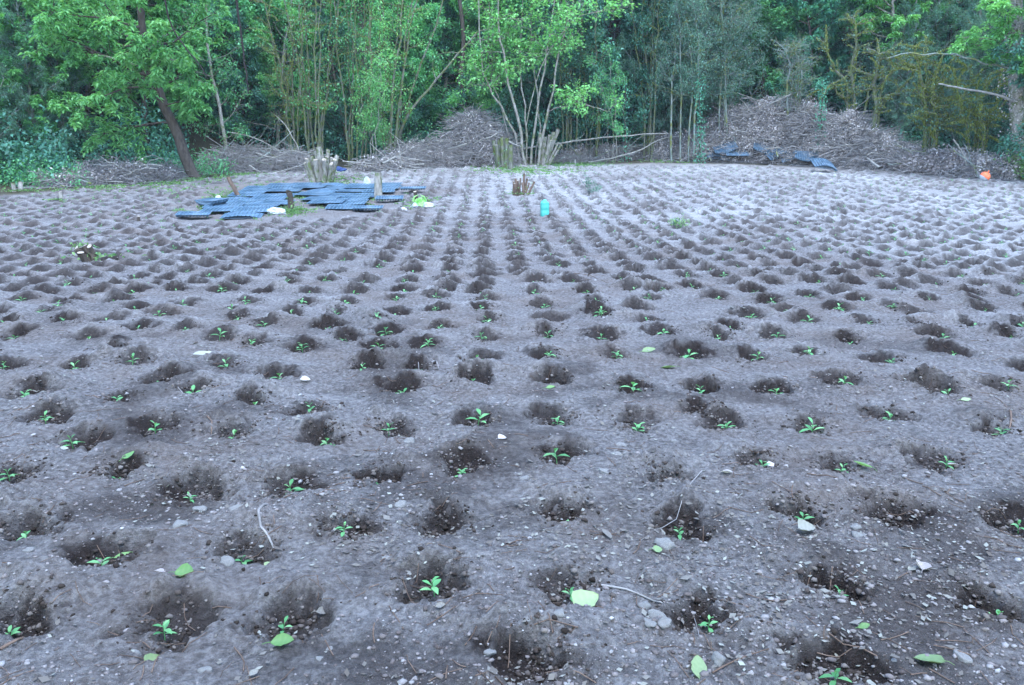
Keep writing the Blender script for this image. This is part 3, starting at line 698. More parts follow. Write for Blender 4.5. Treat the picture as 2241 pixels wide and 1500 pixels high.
# ------------------------------------------------------------------ trees
class Sk:
    def __init__(s): s.paths = []; s.twigs = []
def rot_from(d, ang, az):
    d = unit(d); ref = np.array([0, 0, 1.0]) if abs(d[2]) < 0.9 else np.array([1.0, 0, 0])
    u = unit(np.cross(d, ref)); v = np.cross(d, u)
    return unit(d * math.cos(ang) + (u * math.cos(az) + v * math.sin(az)) * math.sin(ang))
def limb(sk, p, d, L, r, lvl, rg, C):
    n = C.get('n', [9, 7, 5, 4])[lvl]; pts = [np.array(p, float)]; d = unit(np.array(d, float)); seg = L / n
    wob = C.get('wob', [0.06, 0.15, 0.22, 0.28])[lvl]; tr = C.get('trop', [0.02, 0.04, 0.0, -0.02])[lvl]
    dirs = [d]
    for i in range(n):
        d = unit(d + rg.normal(0, wob, 3) + np.array([0, 0, tr])); pts.append(pts[-1] + d * seg); dirs.append(d)
    pts = np.array(pts); taper = C.get('taper', 0.25)
    rad = r * (1 - (1 - taper) * np.linspace(0, 1, n + 1))
    sk.paths.append((pts, rad, lvl))
    if lvl >= C['levels'] - 1: sk.twigs.append(pts); return
    k = C['kids'][lvl]; st = C['start'][lvl]
    for q in range(k):
        t = st + (1 - st) * (q + rg.random()) / k; f = t * n; i = min(int(f), n - 1)
        b = pts[i] + (pts[i + 1] - pts[i]) * (f - i)
        az = q * 2.4 + rg.normal(0, 0.5); ang = C['ang'][lvl] + rg.normal(0, 0.15)
        cdv = rot_from(dirs[i], ang, az)
        lim = C['ratio'][lvl] * (1 - C.get('fall', 0.45) * t) * rg.uniform(0.75, 1.2)
        limb(sk, b, cdv, L * lim, max(0.0025, min(rad[i] * 0.7, r * C.get('rr', [0.35, 0.4, 0.5])[lvl])), lvl + 1, rg, C)
    if lvl > 0: sk.twigs.append(pts[n // 2:])
def skel_mesh(sk, mat, k0=7, minr=0.0035):
    g = Geo()
    for pts, rad, lvl in sk.paths: g.tube(pts, np.maximum(rad, minr), max(3, k0 - 2 * lvl), cap=lvl < 2)
    return g
def leafage(sk, per, L, W, rg, cluster=1, droop=0.3, tone=(0.5, 0.22), spread=0.10, g=None, minz=-9):
    """leaves along the twigs; cluster>1 gives stars of long leaves"""
    g = g or Geo(); B, D = [], []
    for tw in sk.twigs:
        k = max(1, int(per * rg.uniform(0.6, 1.3))); f = rg.random(k) ** 0.7 * (len(tw) - 1); i = np.minimum(f.astype(int), len(tw) - 2)
        b = tw[i] + (tw[i + 1] - tw[i]) * (f - i)[:, None]; B.append(b); D.append(unit(tw[i + 1] - tw[i]))
    B = np.concatenate(B); D = np.concatenate(D); ok = B[:, 2] > minz; B, D = B[ok], D[ok]
    if cluster > 1:
        n = len(B); az0 = rg.uniform(0, 6.28, n); ct = rg.normal(0, 0.18, n)
        for q in range(cluster):
            az = az0 + q * 2 * math.pi / cluster + rg.normal(0, 0.2, n); el = rg.normal(-0.1, 0.3, n)
            d = np.stack([np.cos(az) * np.cos(el), np.sin(az) * np.cos(el), np.sin(el)], 1)
            sdv = unit(np.stack([-np.sin(az), np.cos(az), rg.normal(0, .3, n)], 1))
            g.leaves(B + rg.normal(0, spread * 0.3, (n, 3)), d, sdv, L * rg.uniform(0.7, 1.2, n), W * rg.uniform(0.8, 1.2, n), np.clip(tone[0] + ct + rg.normal(0, tone[1] * .5, n), 0, 1), droop)
    else:
        n = len(B); d = unit(D * 0.5 + rand_dirs(rg, n) * [1, 1, 0.6]); B = B + rg.normal(0, spread, (n, 3))
        sdv = unit(np.cross(d, rand_dirs(rg, n) * 0.6 + [0, 0, 1.0]))
        tw_t = rg.normal(0, 1, n)
        g.leaves(B, d, sdv, L * rg.uniform(0.6, 1.25, n), W * rg.uniform(0.7, 1.2, n), np.clip(rg.normal(tone[0], tone[1], n), 0, 1), droop)
    return g
def moss_on(sk, rg, per_m=120, L=0.04, below=99, lv=1, hang=1.0, ytone=0.5):
    g = Geo(); B = []
    for pts, rad, lvl in sk.paths:
        if lvl > lv: continue
        for a, b, ra in zip(pts[:-1], pts[1:], rad):
            if a[2] > below and rg.random() < 0.8: continue
            k = int(per_m * np.linalg.norm(b - a) * rg.uniform(0.6, 1.3)); t = rg.random((k, 1))
            B.append(a + (b - a) * t + rand_dirs(rg, k) * (ra * 0.8 + 0.003))
    if not B: return None
    B = np.concatenate(B); n = len(B); d = unit(rand_dirs(rg, n) + [0, 0, -0.6 * hang]); sdv = unit(np.cross(d, rand_dirs(rg, n)))
    g.leaves(B, d, sdv, L * rg.uniform(0.5, 1.5, n), L * 0.45, np.clip(rg.normal(ytone, 0.25, n), 0, 1), 0.5); return g
def ivy_on(pts, rg, n, spread, L=0.07, tone=0.5):
    g = Geo(); pts = np.asarray(pts); f = rg.random(n) * (len(pts) - 1); i = np.minimum(f.astype(int), len(pts) - 2)
    B = pts[i] + (pts[i + 1] - pts[i]) * (f - i)[:, None] + rg.normal(0, spread, (n, 3)); d = unit(rand_dirs(rg, n) + [0, -0.4, 0.1])
    sdv = unit(np.cross(d, rand_dirs(rg, n))); g.leaves(B, d, sdv, L * rg.uniform(0.6, 1.2, n), L * 0.8, np.clip(rg.normal(tone, 0.25, n), 0, 1), 0.3); return g
def make_tree(name, sk, barkm, leafg, leafm, label, cat='tree', loc=(0, 0, 0), rz=0, group=None, moss=None, extra=()):
    r_ = empty(name, loc, rz); tag(r_, label, cat, group)
    obj('trunk', skel_mesh(sk, None).mesh('trunk', M[barkm]), r_)
    if leafg is not None: obj('crown', leafg.mesh('crown', M[leafm], smooth=False), r_)
    if moss is not None: obj('moss', moss.mesh('moss', M['moss'], smooth=False), r_)
    for nm, gg, mm in extra: obj(nm, gg.mesh(nm, M[mm], smooth=False), r_)
    return r_
def path_sk(sk, pts, r0, r1, n=10, wob=0.02, rg=rng):
    """a trunk through given points (Catmull-like resample)"""
    pts = np.asarray(pts, float); t = np.linspace(0, len(pts) - 1, n); out = []
    for v in t:
        i = min(int(v), len(pts) - 2); u = v - i
        p0 = pts[max(i - 1, 0)]; p1 = pts[i]; p2 = pts[i + 1]; p3 = pts[min(i + 2, len(pts) - 1)]
        out.append(0.5 * ((2 * p1) + (p2 - p0) * u + (2 * p0 - 5 * p1 + 4 * p2 - p3) * u * u + (3 * p1 - p0 - 3 * p2 + p3) * u ** 3))
    out = np.array(out); out[1:-1] += rg.normal(0, wob, (n - 2, 3)); sk.paths.append((out, np.linspace(r0, r1, n), 0)); return out

# --- prototypes for the wooded slope
TALL = dict(levels=4, n=[10, 7, 5, 3], kids=[26, 6, 5], start=[0.12, 0.25, 0.2], ang=[1.15, 0.8, 0.8], ratio=[0.34, 0.42, 0.5], trop=[0.02, 0.03, 0.0, -0.02], fall=0.5)
slope_g = 'trees on the wooded slope'
protos = []
def proto(seed, leafm, bark, per, L, W, Hh, C, cluster=1, droop=0.3, spread=0.12, tone=(0.5, 0.22)):
    rg = np.random.default_rng(seed); sk = Sk(); limb(sk, (0, 0, -0.3), (rg.normal(0, .06), rg.normal(0, .06), 1), Hh, 0.16, 0, rg, C)
    lg = leafage(sk, per, L, W, rg, cluster, droop, tone, spread)
    return (sk, bark, lg, leafm)
PR = {
 'mid': proto(101, 'leaf_mid', 'bark_brown', 24, 0.17, 0.12, 12, TALL),
 'bright': proto(102, 'leaf_bright', 'bark_pale', 24, 0.16, 0.12, 12, TALL, tone=(0.5, 0.25)),
 'dark': proto(103, 'leaf_dark', 'bark_brown', 28, 0.14, 0.09, 11, dict(TALL, kids=[30, 6, 5], start=[0.05, 0.2, 0.2])),
 'teal': proto(104, 'leaf_teal', 'bark_brown', 9, 0.20, 0.09, 11, TALL, cluster=4, droop=0.35),
 'chest': proto(105, 'leaf_bright', 'bark_brown', 8, 0.22, 0.085, 12, TALL, cluster=5, droop=0.35),
 'grey': proto(106, 'leaf_grey', 'bark_lichen', 19, 0.10, 0.045, 10, dict(TALL, kids=[34, 8, 5], start=[0.1, 0.1, 0.1], ang=[0.8, 0.7, 0.7], ratio=[0.26, 0.5, 0.5]), spread=0.06),
}
made = {}
def plant(kind, px, Y, scale, label, rz=None, hz=1.0, dz=0.0):
    loc = GD(px, Y); loc.z += dz
    sc = (scale, scale, scale * hz); rz = rng.uniform(0, 6.28) if rz is None else rz
    if kind not in made:
        sk, bk, lg, lm = PR[kind]
        o = make_tree({'mid': 'broadleaf_tree', 'bright': 'hazel_tree', 'dark': 'evergreen_tree', 'teal': 'ash_tree', 'chest': 'chestnut_tree', 'grey': 'lichen_covered_tree'}[kind], sk, bk, lg, lm, label, 'tree', loc, rz, slope_g)
        o.scale = sc; made[kind] = o
    else: copy_thing(made[kind], loc, rz, sc, label, slope_g)
# (kind, px, depth, scale)
BACK = [
 ('chest',120,31,0.62),('bright',200,32.5,0.7),('chest',330,33,0.75),('mid',60,30,0.55),('mid',540,37,0.7),('bright',610,36.5,0.62),('mid',880,37.5,0.66),('bright',960,38.5,0.72),('mid',1060,40,0.85),
 ('mid',1660,39.5,0.85),('teal',1770,38.5,0.72),('mid',1720,41,0.95),('teal',2060,37,0.7),('grey',1960,35,0.6),('grey',2080,33,0.55),('mid',2010,38.5,0.8),('mid',1620,41,.9),
 ('grey',-40,27,0.75),('teal',40,33,0.8),('grey',90,29.5,0.62),('dark',-120,33,1.0),('grey',150,31,0.7),('teal',130,36,0.9),('dark',30,41,1.1),('mid',200,35,0.9),
 ('chest',250,33,0.85),('mid',330,37,1.0),('dark',290,43,1.2),('chest',420,36,0.9),('bright',470,39,0.95),('mid',400,44,1.2),
 ('mid',560,38,0.9),('bright',590,43,1.1),('dark',520,36,0.55),('dark',640,41,0.9),('mid',680,44,1.1),('bright',760,43,1.05),('mid',830,41,0.95),('dark',770,38,0.6),
 ('mid',900,40,1.0),('bright',960,44,1.1),('dark',930,38,0.55),('mid',1010,42,1.0),('dark',1040,38.5,0.75),('dark',1110,42,1.1),('mid',1150,45,1.2),
 ('dark',1230,39,1.0),('dark',1310,40,1.05),('dark',1370,38.5,0.95),('grey',1400,38,0.9),('dark',1450,41,1.1),('grey',1480,38.5,0.85),('mid',1340,47,1.3),
 ('grey',1535,38,0.95),('grey',1595,38,1.0),('dark',1570,43,1.2),('mid',1650,43,1.2),('mid',1710,45,1.25),('teal',1760,43,1.1),('dark',1690,40,0.6),('teal',1830,40,0.95),
 ('dark',1860,38,0.7),('mid',1900,44,1.2),('grey',2020,36,0.75),('grey',1940,37,0.7),('teal',1980,41,1.0),('dark',2090,37,0.9),('grey',2110,34,0.7),('teal',2170,36,0.9),('dark',2200,32,0.6),
 ('dark',2260,35,1.0),('mid',2330,31,0.9),('dark',2350,27,0.8),('mid',2120,42,1.1),('dark',-200,27,0.8),
 ('dark',100,52,1.3),('mid',260,53,1.4),('dark',420,54,1.4),('bright',560,54,1.4),('dark',700,55,1.4),('mid',850,55,1.4),('dark',1000,55,1.4),('mid',1130,56,1.4),('dark',1280,56,1.4),('dark',1420,56,1.4),('mid',1560,56,1.4),('dark',1700,57,1.4),('mid',1850,55,1.4),('dark',2000,54,1.4),('mid',2160,52,1.4),('dark',2300,50,1.4)]
DESC = {'mid': 'mid green broadleaf tree', 'bright': 'bright green hazel tree', 'dark': 'dark dense evergreen tree', 'teal': 'feathery blue green ash tree', 'chest': 'fresh green chestnut tree', 'grey': 'grey twiggy lichen tree'}
def where(px, Y):
    dp = 'high on the slope,' if Y > 48 else ('deeper in the wood,' if Y > 39.5 else 'at the wood edge,')
    ref = [(0, 'beyond the left border'), (110, 'at the far left end'), (180, 'left of the leaning trunk'), (300, 'behind the withered bush heap'), (380, 'behind the leaning trunk'), (450, 'right of the leaning trunk'), (530, 'by the hanging vine'), (600, 'behind the dark stick heap'), (700, 'behind the widest cut stool'), (800, 'behind the mossy stems'),
           (890, 'behind the slanting pale trunk'), (960, 'left of the centre heap'), (1040, 'behind the centre heap'), (1120, 'left behind the tall hazel'), (1200, 'behind the tall hazel'), (1290, 'right behind the tall hazel'), (1380, 'behind the bent poles'), (1460, 'left of the big heap'), (1560, 'by the big heap, left flank'), (1640, 'behind the tallest mossed trunks'),
           (1710, 'above the big heap top'), (1800, 'by the lichen covered shrub'), (1880, 'behind the twisted forked tree'), (1960, 'behind the short mossy trunk'), (2040, 'behind the mossy shrub'), (2120, 'behind the drooping shrub'), (2240, 'beside the ivy clad trunk'), (9999, 'past the right border')]
    return dp + ' ' + next(l for x, l in ref if px <= x)
seenlab = {}
for kd, px, Y, sc in BACK:
    lab = DESC[kd] + ' ' + where(px, Y)
    for adj in ('smaller', 'taller', 'broader', 'slimmer'):
        if lab not in seenlab: break
        lab = adj + ' ' + DESC[kd] + ' ' + where(px, Y)
    seenlab[lab] = 1; plant(kd, px, Y, sc, lab)
# yellow green tree at upper right
rg = np.random.default_rng(301); sk = Sk(); C = dict(TALL, kids=[22, 6, 5], start=[0.45, 0.25, 0.2])
limb(sk, (0, 0, -.2), (0, 0, 1), 9.0, 0.12, 0, rg, C)
make_tree('young_chestnut_tree', sk, 'bark_pale', leafage(sk, 5, 0.19, 0.07, rg, 5, 0.35), 'leaf_yellow', 'brightest yellow green young chestnut tree above the big brush heap', loc=GD(1935, 36.5))
# --- leaning chestnut at left
rg = np.random.default_rng(302); base = G(430, 392); Yb = base.y; sk = Sk()
tp = [P3(432, 398, Yb), P3(395, 320, Yb), P3(360, 230, Yb), P3(325, 150, Yb - .4), P3(310, 60, Yb - .7), P3(300, -60, Yb - .9), P3(285, -200, Yb - 1)]
tp = [np.array(p) - np.array(base) for p in tp]; tr_ = path_sk(sk, tp, 0.21, 0.07, 16, 0.03, rg)
C = dict(levels=4, n=[10, 8, 5, 3], kids=[1, 8, 5], start=[.3, .15, .2], ang=[.9, .75, .8], ratio=[.4, .45, .5], trop=[0, 0.01, -0.03, -0.05], fall=0.4)
for q, (t, dx, dy, L) in enumerate([(4.5,-1,-.4,2.6),(5.2,1,-.5,1.8),(6,-1,-1,3.0),(7,.8,-.8,2.4),(7.5,-.9,-.5,3.4),(8.5,.6,-1,2.8),(9,-1,.3,3.4),(9.5,1,-.2,2.8),(10.5,-.7,-.8,3.2),(11,.8,-.6,3.2),(12,-1,-.4,3.2),(12.6,.9,.2,3.0),(13.3,-.5,-1,3.0),(14,.6,-.6,2.6),(14.6,-1,0,2.6)]):
    i = int(t); limb(sk, tr_[i], (dx, dy, rg.uniform(0.0, .35)), L, 0.045, 1, rg, C)
dbr = Sk()
for pts_ in ([(330,146),(285,140),(245,126),(215,122)], [(325,146),(350,135),(385,131)], [(322,142),(325,118),(345,90),(375,68)]):
    path_sk(dbr, [np.array(P3(a, b, Yb - 1.3)) - np.array(base) for a, b in pts_], .035, .014, 10, .02, rg)
make_tree('leaning_chestnut_tree', sk, 'bark_brown', leafage(sk, 5, 0.19, 0.08, rg, 5, 0.4, spread=0.15, tone=(.6,.3)), 'leaf_bright', 'chestnut tree with a thick brown trunk leaning left over the clearing', loc=base, extra=[('dead_branch', skel_mesh(dbr, None), 'bark_pale')])
# pale slim tree right of it
rg = np.random.default_rng(303); base = G(500, 370); Yb = base.y; sk = Sk()
pts = [np.array(P3(a, b, Yb)) - np.array(base) for a, b in [(500,375),(492,300),(478,220),(462,150),(450,60),(455,-80)]]
tr_ = path_sk(sk, pts, 0.085, 0.03, 12, 0.02, rg); C = dict(levels=4, n=[5, 6, 4, 3], kids=[1, 7, 4], start=[.2, .2, .2], ang=[.9, .8, .8], ratio=[.4, .4, .5], fall=0.4)
for i in range(2, 12):
    for sgn in (-1, 1): limb(sk, tr_[i], (sgn * rg.uniform(.6, 1), rg.normal(0, .6), rg.uniform(0.1, .7)), rg.uniform(0.8, 1.7), 0.02, 1, rg, C)
make_tree('slim_tree', sk, 'bark_pale', leafage(sk, 4, 0.11, 0.06, rg), 'leaf_mid', 'slim pale stemmed tree with bare side twigs right of the leaning chestnut', loc=base)
# --- vines hanging from the canopy
def hang(name, pxs, Y, r0, lab):
    pts = [np.array(P3(a, b, Y)) for a, b in pxs]; o0 = pts[-1].copy(); s_ = Sk(); path_sk(s_, [p - o0 for p in pts], r0, r0 * .6, 18, 0.012, rng)
    tag(obj(name, skel_mesh(s_, None).mesh(name, M['bark_dark']), loc=o0), lab, 'vine')
hang('hanging_vine', [(505,-150),(516,-10),(527,70),(537,140),(543,205)], 23.5, 0.038, 'dark vine hanging straight down between the leaning chestnut and the mossy stems')
hang('arching_vine', [(352,-120),(362,5),(380,65),(410,110),(436,140),(452,168)], 23, 0.026, 'dark arching vine curving down across the chestnut leaves')
# --- multi-stemmed mossy clumps
def clump(name, px, py, stems, label, bark='bark_moss', leafm=None, per=0, L=0.09, W=0.06, moss=90, seed=1, twigL=0.7, kids=10, cat='tree', extra_leaf=None, below=99, cluster=1, r0=0.05, Yb=None, mossL=0.04, trop2=0.0, group=None, tstart=1):
    rg = np.random.default_rng(seed); base = G(px, py) if Yb is None else GD(px, Yb); Yb = base.y; sk = Sk()
    C = dict(levels=4, n=[5, 5, 4, 3], kids=[1, 5, 3], start=[.2, .15, .2], ang=[.9, .8, .8], ratio=[.4, .5, .5], trop=[0, trop2, trop2, trop2], fall=0.4)
    for st in stems:
        rs = st[0] * r0; pts = [np.array(P3(a, b, Yb + c)) - np.array(base) for (a, b, c) in st[1]]
        g0 = gz(pts[0][0] + base.x, pts[0][1] + base.y) - base.z; pts[0][2] = min(pts[0][2], g0 - 0.05)
        tr_ = path_sk(sk, pts, rs, rs * (st[2] if len(st) > 2 else 0.35), 12, 0.045, rg)
        nk = st[3] if len(st) > 3 else kids
        for q in range(nk):
            i = int(rg.integers(tstart + 2, 12)); limb(sk, tr_[i], (rg.normal(0, 1), rg.normal(0, .8), rg.uniform(0, 1.0)), twigL * rg.uniform(.5, 1.4), rs * 0.3, 1, rg, C)
    lg = leafage(sk, per, L, W, rg, cluster) if per else None
    mg = moss_on(sk, rg, moss, mossL, below) if moss else None
    return make_tree(name, sk, bark, lg, leafm, label, cat, base, 0, group, mg, extra_leaf or ())
def fan(px0, py0, n, spread, top, seed, dx=0, jit=8, th=(0.6, 1.1), depth=0.6):
    r = random.Random(seed); o = []
    for k in range(n):
        u = (k + .5) / n * 2 - 1 + r.uniform(-.15, .15); b = px0 + u * spread * 0.25 + r.uniform(-jit, jit)
        tx = px0 + dx + u * spread; ty = top + r.uniform(-60, 60); dpt = r.uniform(-depth, depth)
        o.append((r.uniform(*th), [(b, py0, dpt * .4), (b + (tx - b) * .25 + r.uniform(-6, 6), py0 + (ty - py0) * .33, dpt * .7), (b + (tx - b) * .6 + r.uniform(-8, 8), py0 + (ty - py0) * .66, dpt), (tx, ty, dpt * 1.3)]))
    return o
clump('mossy_hazel', 690, 352, fan(690, 352, 7, 75, -80, 1, th=(.6, 1.2)), 'cluster of mossy upright stems behind the tall cut stool at left', leafm='leaf_mid', per=1, L=.11, W=.075, seed=11, kids=12, twigL=.9, Yb=33.5)
clump('mossy_hazel', 640, 335, fan(640, 335, 5, 60, 60, 2, dx=-20), 'thin mossy stems with drooping bare twigs left of the upright cluster', seed=12, kids=16, twigL=.9, Yb=34)
clump('mossy_hazel', 775, 355, fan(775, 355, 6, 55, -100, 3), 'straight mossy stems in the middle of the thicket behind the trays', leafm='leaf_mid', per=1, L=.11, W=.075, seed=13, kids=12, Yb=33.5)
clump('mossy_hazel', 845, 345, fan(845, 345, 7, 80, -60, 4, dx=25), 'fan of mossy stems above the felled pole behind the tray field', leafm='leaf_bright', per=3, seed=14, kids=10, Yb=33)
clump('leafy_sapling', 812, 345, fan(812, 345, 3, 30, 170, 5), 'bright leafed sapling growing in front of the mossy fan of stems', leafm='leaf_bright', per=5, moss=0, bark='bark_pale', seed=15, kids=10, twigL=.6, r0=.025, Yb=32)
clump('slanting_tree', 835, 340, [(1.2, [(838,340,0),(880,270,-.2),(930,205,-.4),(985,140,-.6),(1045,70,-.8)], .4, 5), (1.0, [(845,338,.2),(890,255,.2),(912,160,.3),(960,40,.4),(985,-60,.5)], .4, 9), (.8,[(838,338,.1),(872,262,0),(888,225,0)],.8,0)], 'pale trunk leaning right across the dark gap of the wood', leafm='leaf_mid', per=3, seed=16, moss=50, r0=.06, below=1.5, Yb=33.5)
clump('dark_trunk_tree', 1010, 300, [(2.6, [(1008,330,0),(1010,260,0),(1012,180,0),(1014,100,0),(1005,0,0),(1000,-120,0)], .6, 10), (.8, [(1000,330,.3),(995,255,.3),(1000,200,.2),(1006,130,.1)], .5, 3)], 'single dark straight trunk right behind the centre brush heap', bark='bark_brown', leafm='leaf_mid', per=4, seed=17, moss=0, Yb=37)
# tall hazel coppice in the centre
HZS = [(1.0,[(1140,362,0),(1122,285,0),(1090,225,0),(1062,175,-.2),(1050,80,-.3),(1040,-60,-.3)]),(1.25,[(1150,365,-.2),(1138,280,-.2),(1118,200,-.2),(1102,130,-.3),(1092,50,-.4),(1085,-80,-.5)]),
 (.8,[(1155,362,.3),(1150,270,.3),(1143,180,.4),(1140,90,.5),(1148,-40,.6)]),(1.0,[(1162,365,0),(1170,270,-.1),(1188,180,-.2),(1200,90,-.3),(1212,10,-.4),(1220,-90,-.4)]),
 (1.0,[(1178,360,-.2),(1195,270,-.3),(1212,180,-.5),(1230,90,-.7),(1250,20,-.8),(1262,-60,-.8)]),(.65,[(1130,362,.4),(1105,270,.5),(1083,200,.6),(1075,120,.6),(1070,0,.6)]),
 (.7,[(1172,358,.4),(1180,250,.5),(1170,150,.5),(1160,60,.6),(1175,-60,.6)]),(.6,[(1185,362,.1),(1200,250,-.2),(1240,232,-.5),(1280,225,-.8),(1330,245,-1)],.4,10),
 (.5,[(1150,362,.1),(1160,240,-.4),(1190,130,-.8),(1250,50,-1.1),(1330,20,-1.3)],.4,12)]
clump('tall_hazel_clump', 1155, 362, HZS, 'tall hazel clump with many pale slender stems and bright leaves in the centre', bark='bark_pale', leafm='leaf_yellow', per=3, L=.14, W=.11, seed=21, moss=25, below=1.6, kids=20, twigL=1.0, r0=.055, tstart=4)
clump('leafy_sapling', 1330, 250, fan(1345, 300, 3, 30, 170, 9, dx=-30), 'low leafy sapling in the shade right of the tall hazel clump', leafm='leaf_mid', per=5, moss=0, seed=22, bark='bark_pale', r0=.02, kids=8, twigL=.5, Yb=35)
for k, (px, n, sp, top, lab) in enumerate([(1245,5,35,-20,'dark mossy stems just right of the tall hazel clump'),(1300,4,30,40,'shaded mossy stems behind the lying bent poles'),(1425,5,45,-60,'greenish slender stems left of the big brush heap')]):
    clump('mossy_stem_clump', px, 330, fan(px, 330, n, sp, top, 30 + k), lab, leafm='leaf_dark', per=5, seed=40 + k, kids=12, Yb=36.5)
# tall lichen trees right of centre
for k, (px, yb, sp, n, lab) in enumerate([(1515,255,18,2,'tall grey lichen tree with ivy at its foot left of the big heap'),(1583,245,26,3,'tallest pair of yellow mossed trunks above the left flank of the big heap'),(1480,270,22,2,'thin grey twiggy tree nearest the dark hollow left of the big heap')]):
    clump('lichen_tree', px, yb, fan(px, yb + 60, n, sp, -120, 50 + k, th=(.9, 1.3)), lab, bark='bark_lichen', leafm='leaf_grey', per=6, L=.08, W=.035, seed=60 + k, kids=60, twigL=1.0, Yb=36, below=2.2, moss=110, r0=.038)
clump('lichen_shrub', 1735, 215, fan(1737, 270, 4, 28, 110, 70), 'bushy lichen covered shrub on a mossy foot directly behind the heap top', bark='bark_lichen', leafm='leaf_grey', per=1, L=.05, W=.03, seed=71, kids=34, twigL=.65, Yb=36, below=1.7, moss=110, r0=.06, cat='shrub')
clump('mossy_forked_tree', 1865, 250, [(1.5,[(1870,300,0),(1868,235,0),(1866,170,0),(1872,100,0),(1868,40,0)],.35,26),(1.1,[(1866,300,0),(1855,235,0),(1840,205,-.1),(1815,190,-.2),(1795,215,-.3)],.4,12),(1.0,[(1868,290,.1),(1858,200,.1),(1825,150,.1),(1805,95,.1)],.35,16),(.8,[(1872,280,0),(1900,200,.1),(1925,165,.1),(1950,150,.2)],.3,12)], 'forked mossy tree with twisted yellow green limbs behind the right flank of the heap', bark='bark_moss', leafm='leaf_grey', per=1, L=.06, W=.04, seed=72, twigL=.7, Yb=35, moss=170, r0=.065, mossL=.05)
clump('mossy_forked_tree', 1915, 285, [(1.7,[(1913,310,0),(1914,255,0),(1917,200,0),(1916,165,0),(1922,120,0)],.35,22),(1.0,[(1916,280,0),(1925,228,0),(1950,212,-.1),(1968,200,-.1)],.6,6),(.8,[(1917,230,0),(1935,180,0),(1965,150,0)],.35,10)], 'short mossy trunk with one thick side limb just behind the heap leaves', bark='bark_moss', leafm='leaf_grey', per=1, L=.06, W=.04, seed=73, twigL=.8, Yb=33, moss=200, r0=.07, mossL=.05)
clump('mossy_shrub', 2035, 330, fan(2035, 338, 6, 45, 150, 74, th=(.8, 1.3)), 'mossy many stemmed shrub between the heap and the ivy clad trunk', leafm='leaf_dark', per=2, L=.06, W=.04, seed=75, kids=16, twigL=.9, Yb=31, moss=260, r0=.055, mossL=.06, trop2=-.04, cat='shrub')
clump('mossy_shrub', 2140, 335, fan(2140, 345, 5, 60, 200, 76, th=(.6, 1.1)), 'drooping mossy shrub with arching twigs left of the ivy clad trunk', leafm='leaf_dark', per=2, L=.06, W=.04, seed=77, kids=16, twigL=.9, Yb=30, moss=260, r0=.045, mossL=.06, trop2=-.10, cat='shrub')
# ivy column
for px, yb, Y, n, lab in ((1528,265,35,500,'bright ivy climbing a thin stem left of the big heap'),(1795,270,34,500,'ivy covered stub behind the top right of the big heap'),(1365,265,36,260,'pale ivy spray in the dark wood behind the bent poles')):
    b = GD(px, Y); top = np.array(P3(px + 4, yb - 95, Y)) - np.array(b); s_ = Sk(); pts = path_sk(s_, [[0, 0, -.1], top * .5, top], .03, .015, 8, .03)
    r_ = empty('ivy', b); tag(r_, lab, 'ivy'); obj('stem', skel_mesh(s_, None).mesh('stem', M['bark_brown']), r_); obj('foliage', ivy_on(pts, rng, n, .13, .09).mesh('foliage', M['leaf_teal'], smooth=False), r_)
# --- big ivy clad trunk at right border
rg = np.random.default_rng(80); base = G(2228, 392); Yb = base.y; sk = Sk()
pts = [np.array(P3(a, b, Yb)) - np.array(base) for a, b in [(2232,400),(2230,300),(2222,200),(2226,100),(2222,0),(2218,-150)]]
tr_ = path_sk(sk, pts, 0.27, 0.17, 14, 0.03, rg)
C = dict(levels=4, n=[5, 7, 5, 3], kids=[1, 7, 4], start=[.2, .2, .2], ang=[.9, .7, .8], ratio=[.4, .42, .5], trop=[0, 0.0, -.05, -.05], fall=0.4)
lf = Sk()
for (t, dx, dy, dz, L) in [(7.3,-1,-.5,.1,1.9),(7.0,-.7,-1,.0,1.6),(8.4,-1,-.3,.25,2.2),(9.2,-1,-.8,.2,2.0),(10,-.6,-1,.3,2.2),(11,-1,.1,.2,2.6),(9.8,.3,-1,.2,1.8),(8.2,.2,-1,.0,1.5),(12,-.9,-.5,.1,2.6)]:
    k0 = len(sk.paths); limb(lf, tr_[int(t)], (dx, dy, dz), L, 0.03, 1, rg, C)
crown = leafage(lf, 5, 0.16, 0.06, rg, 5, 0.3); sk.paths += lf.paths
ivy = ivy_on(tr_[:10], rg, 1500, .26, .075)
tr_o = make_tree('ivy_clad_tree', sk, 'bark_pale', crown, 'leaf_yellow', 'thick pale trunk clad in reddish ivy at the right border of the clearing', loc=base)
obj('ivy', ivy.mesh('ivy', M['dead_leaf'], smooth=False), tr_o)
gb = ivy_on([[-.2, -.1, .05], [0, -.3, .7]], rg, 700, .28, .12); obj('ivy', gb.mesh('ivy', M['weed'], smooth=False), tr_o)
s_ = Sk(); br = [np.array(P3(a, b, Yb - .3)) - np.array(base) for a, b in [(2222,222),(2180,208),(2130,198),(2085,190),(2054,184)]]
path_sk(s_, br, .05, .022, 12, .012, rg); obj('dead_branch', skel_mesh(s_, None).mesh('dead_branch', M['twig_pale']), tr_o)
s_ = Sk(); br = [np.array(P3(a, b, Yb - .1)) - np.array(base) for a, b in [(2222,150),(2150,135),(2080,120),(2000,118),(1940,128)]]
path_sk(s_, br, .04, .012, 14, .03, rg); obj('dead_branch', skel_mesh(s_, None).mesh('dead_branch', M['bark_lichen']), tr_o)

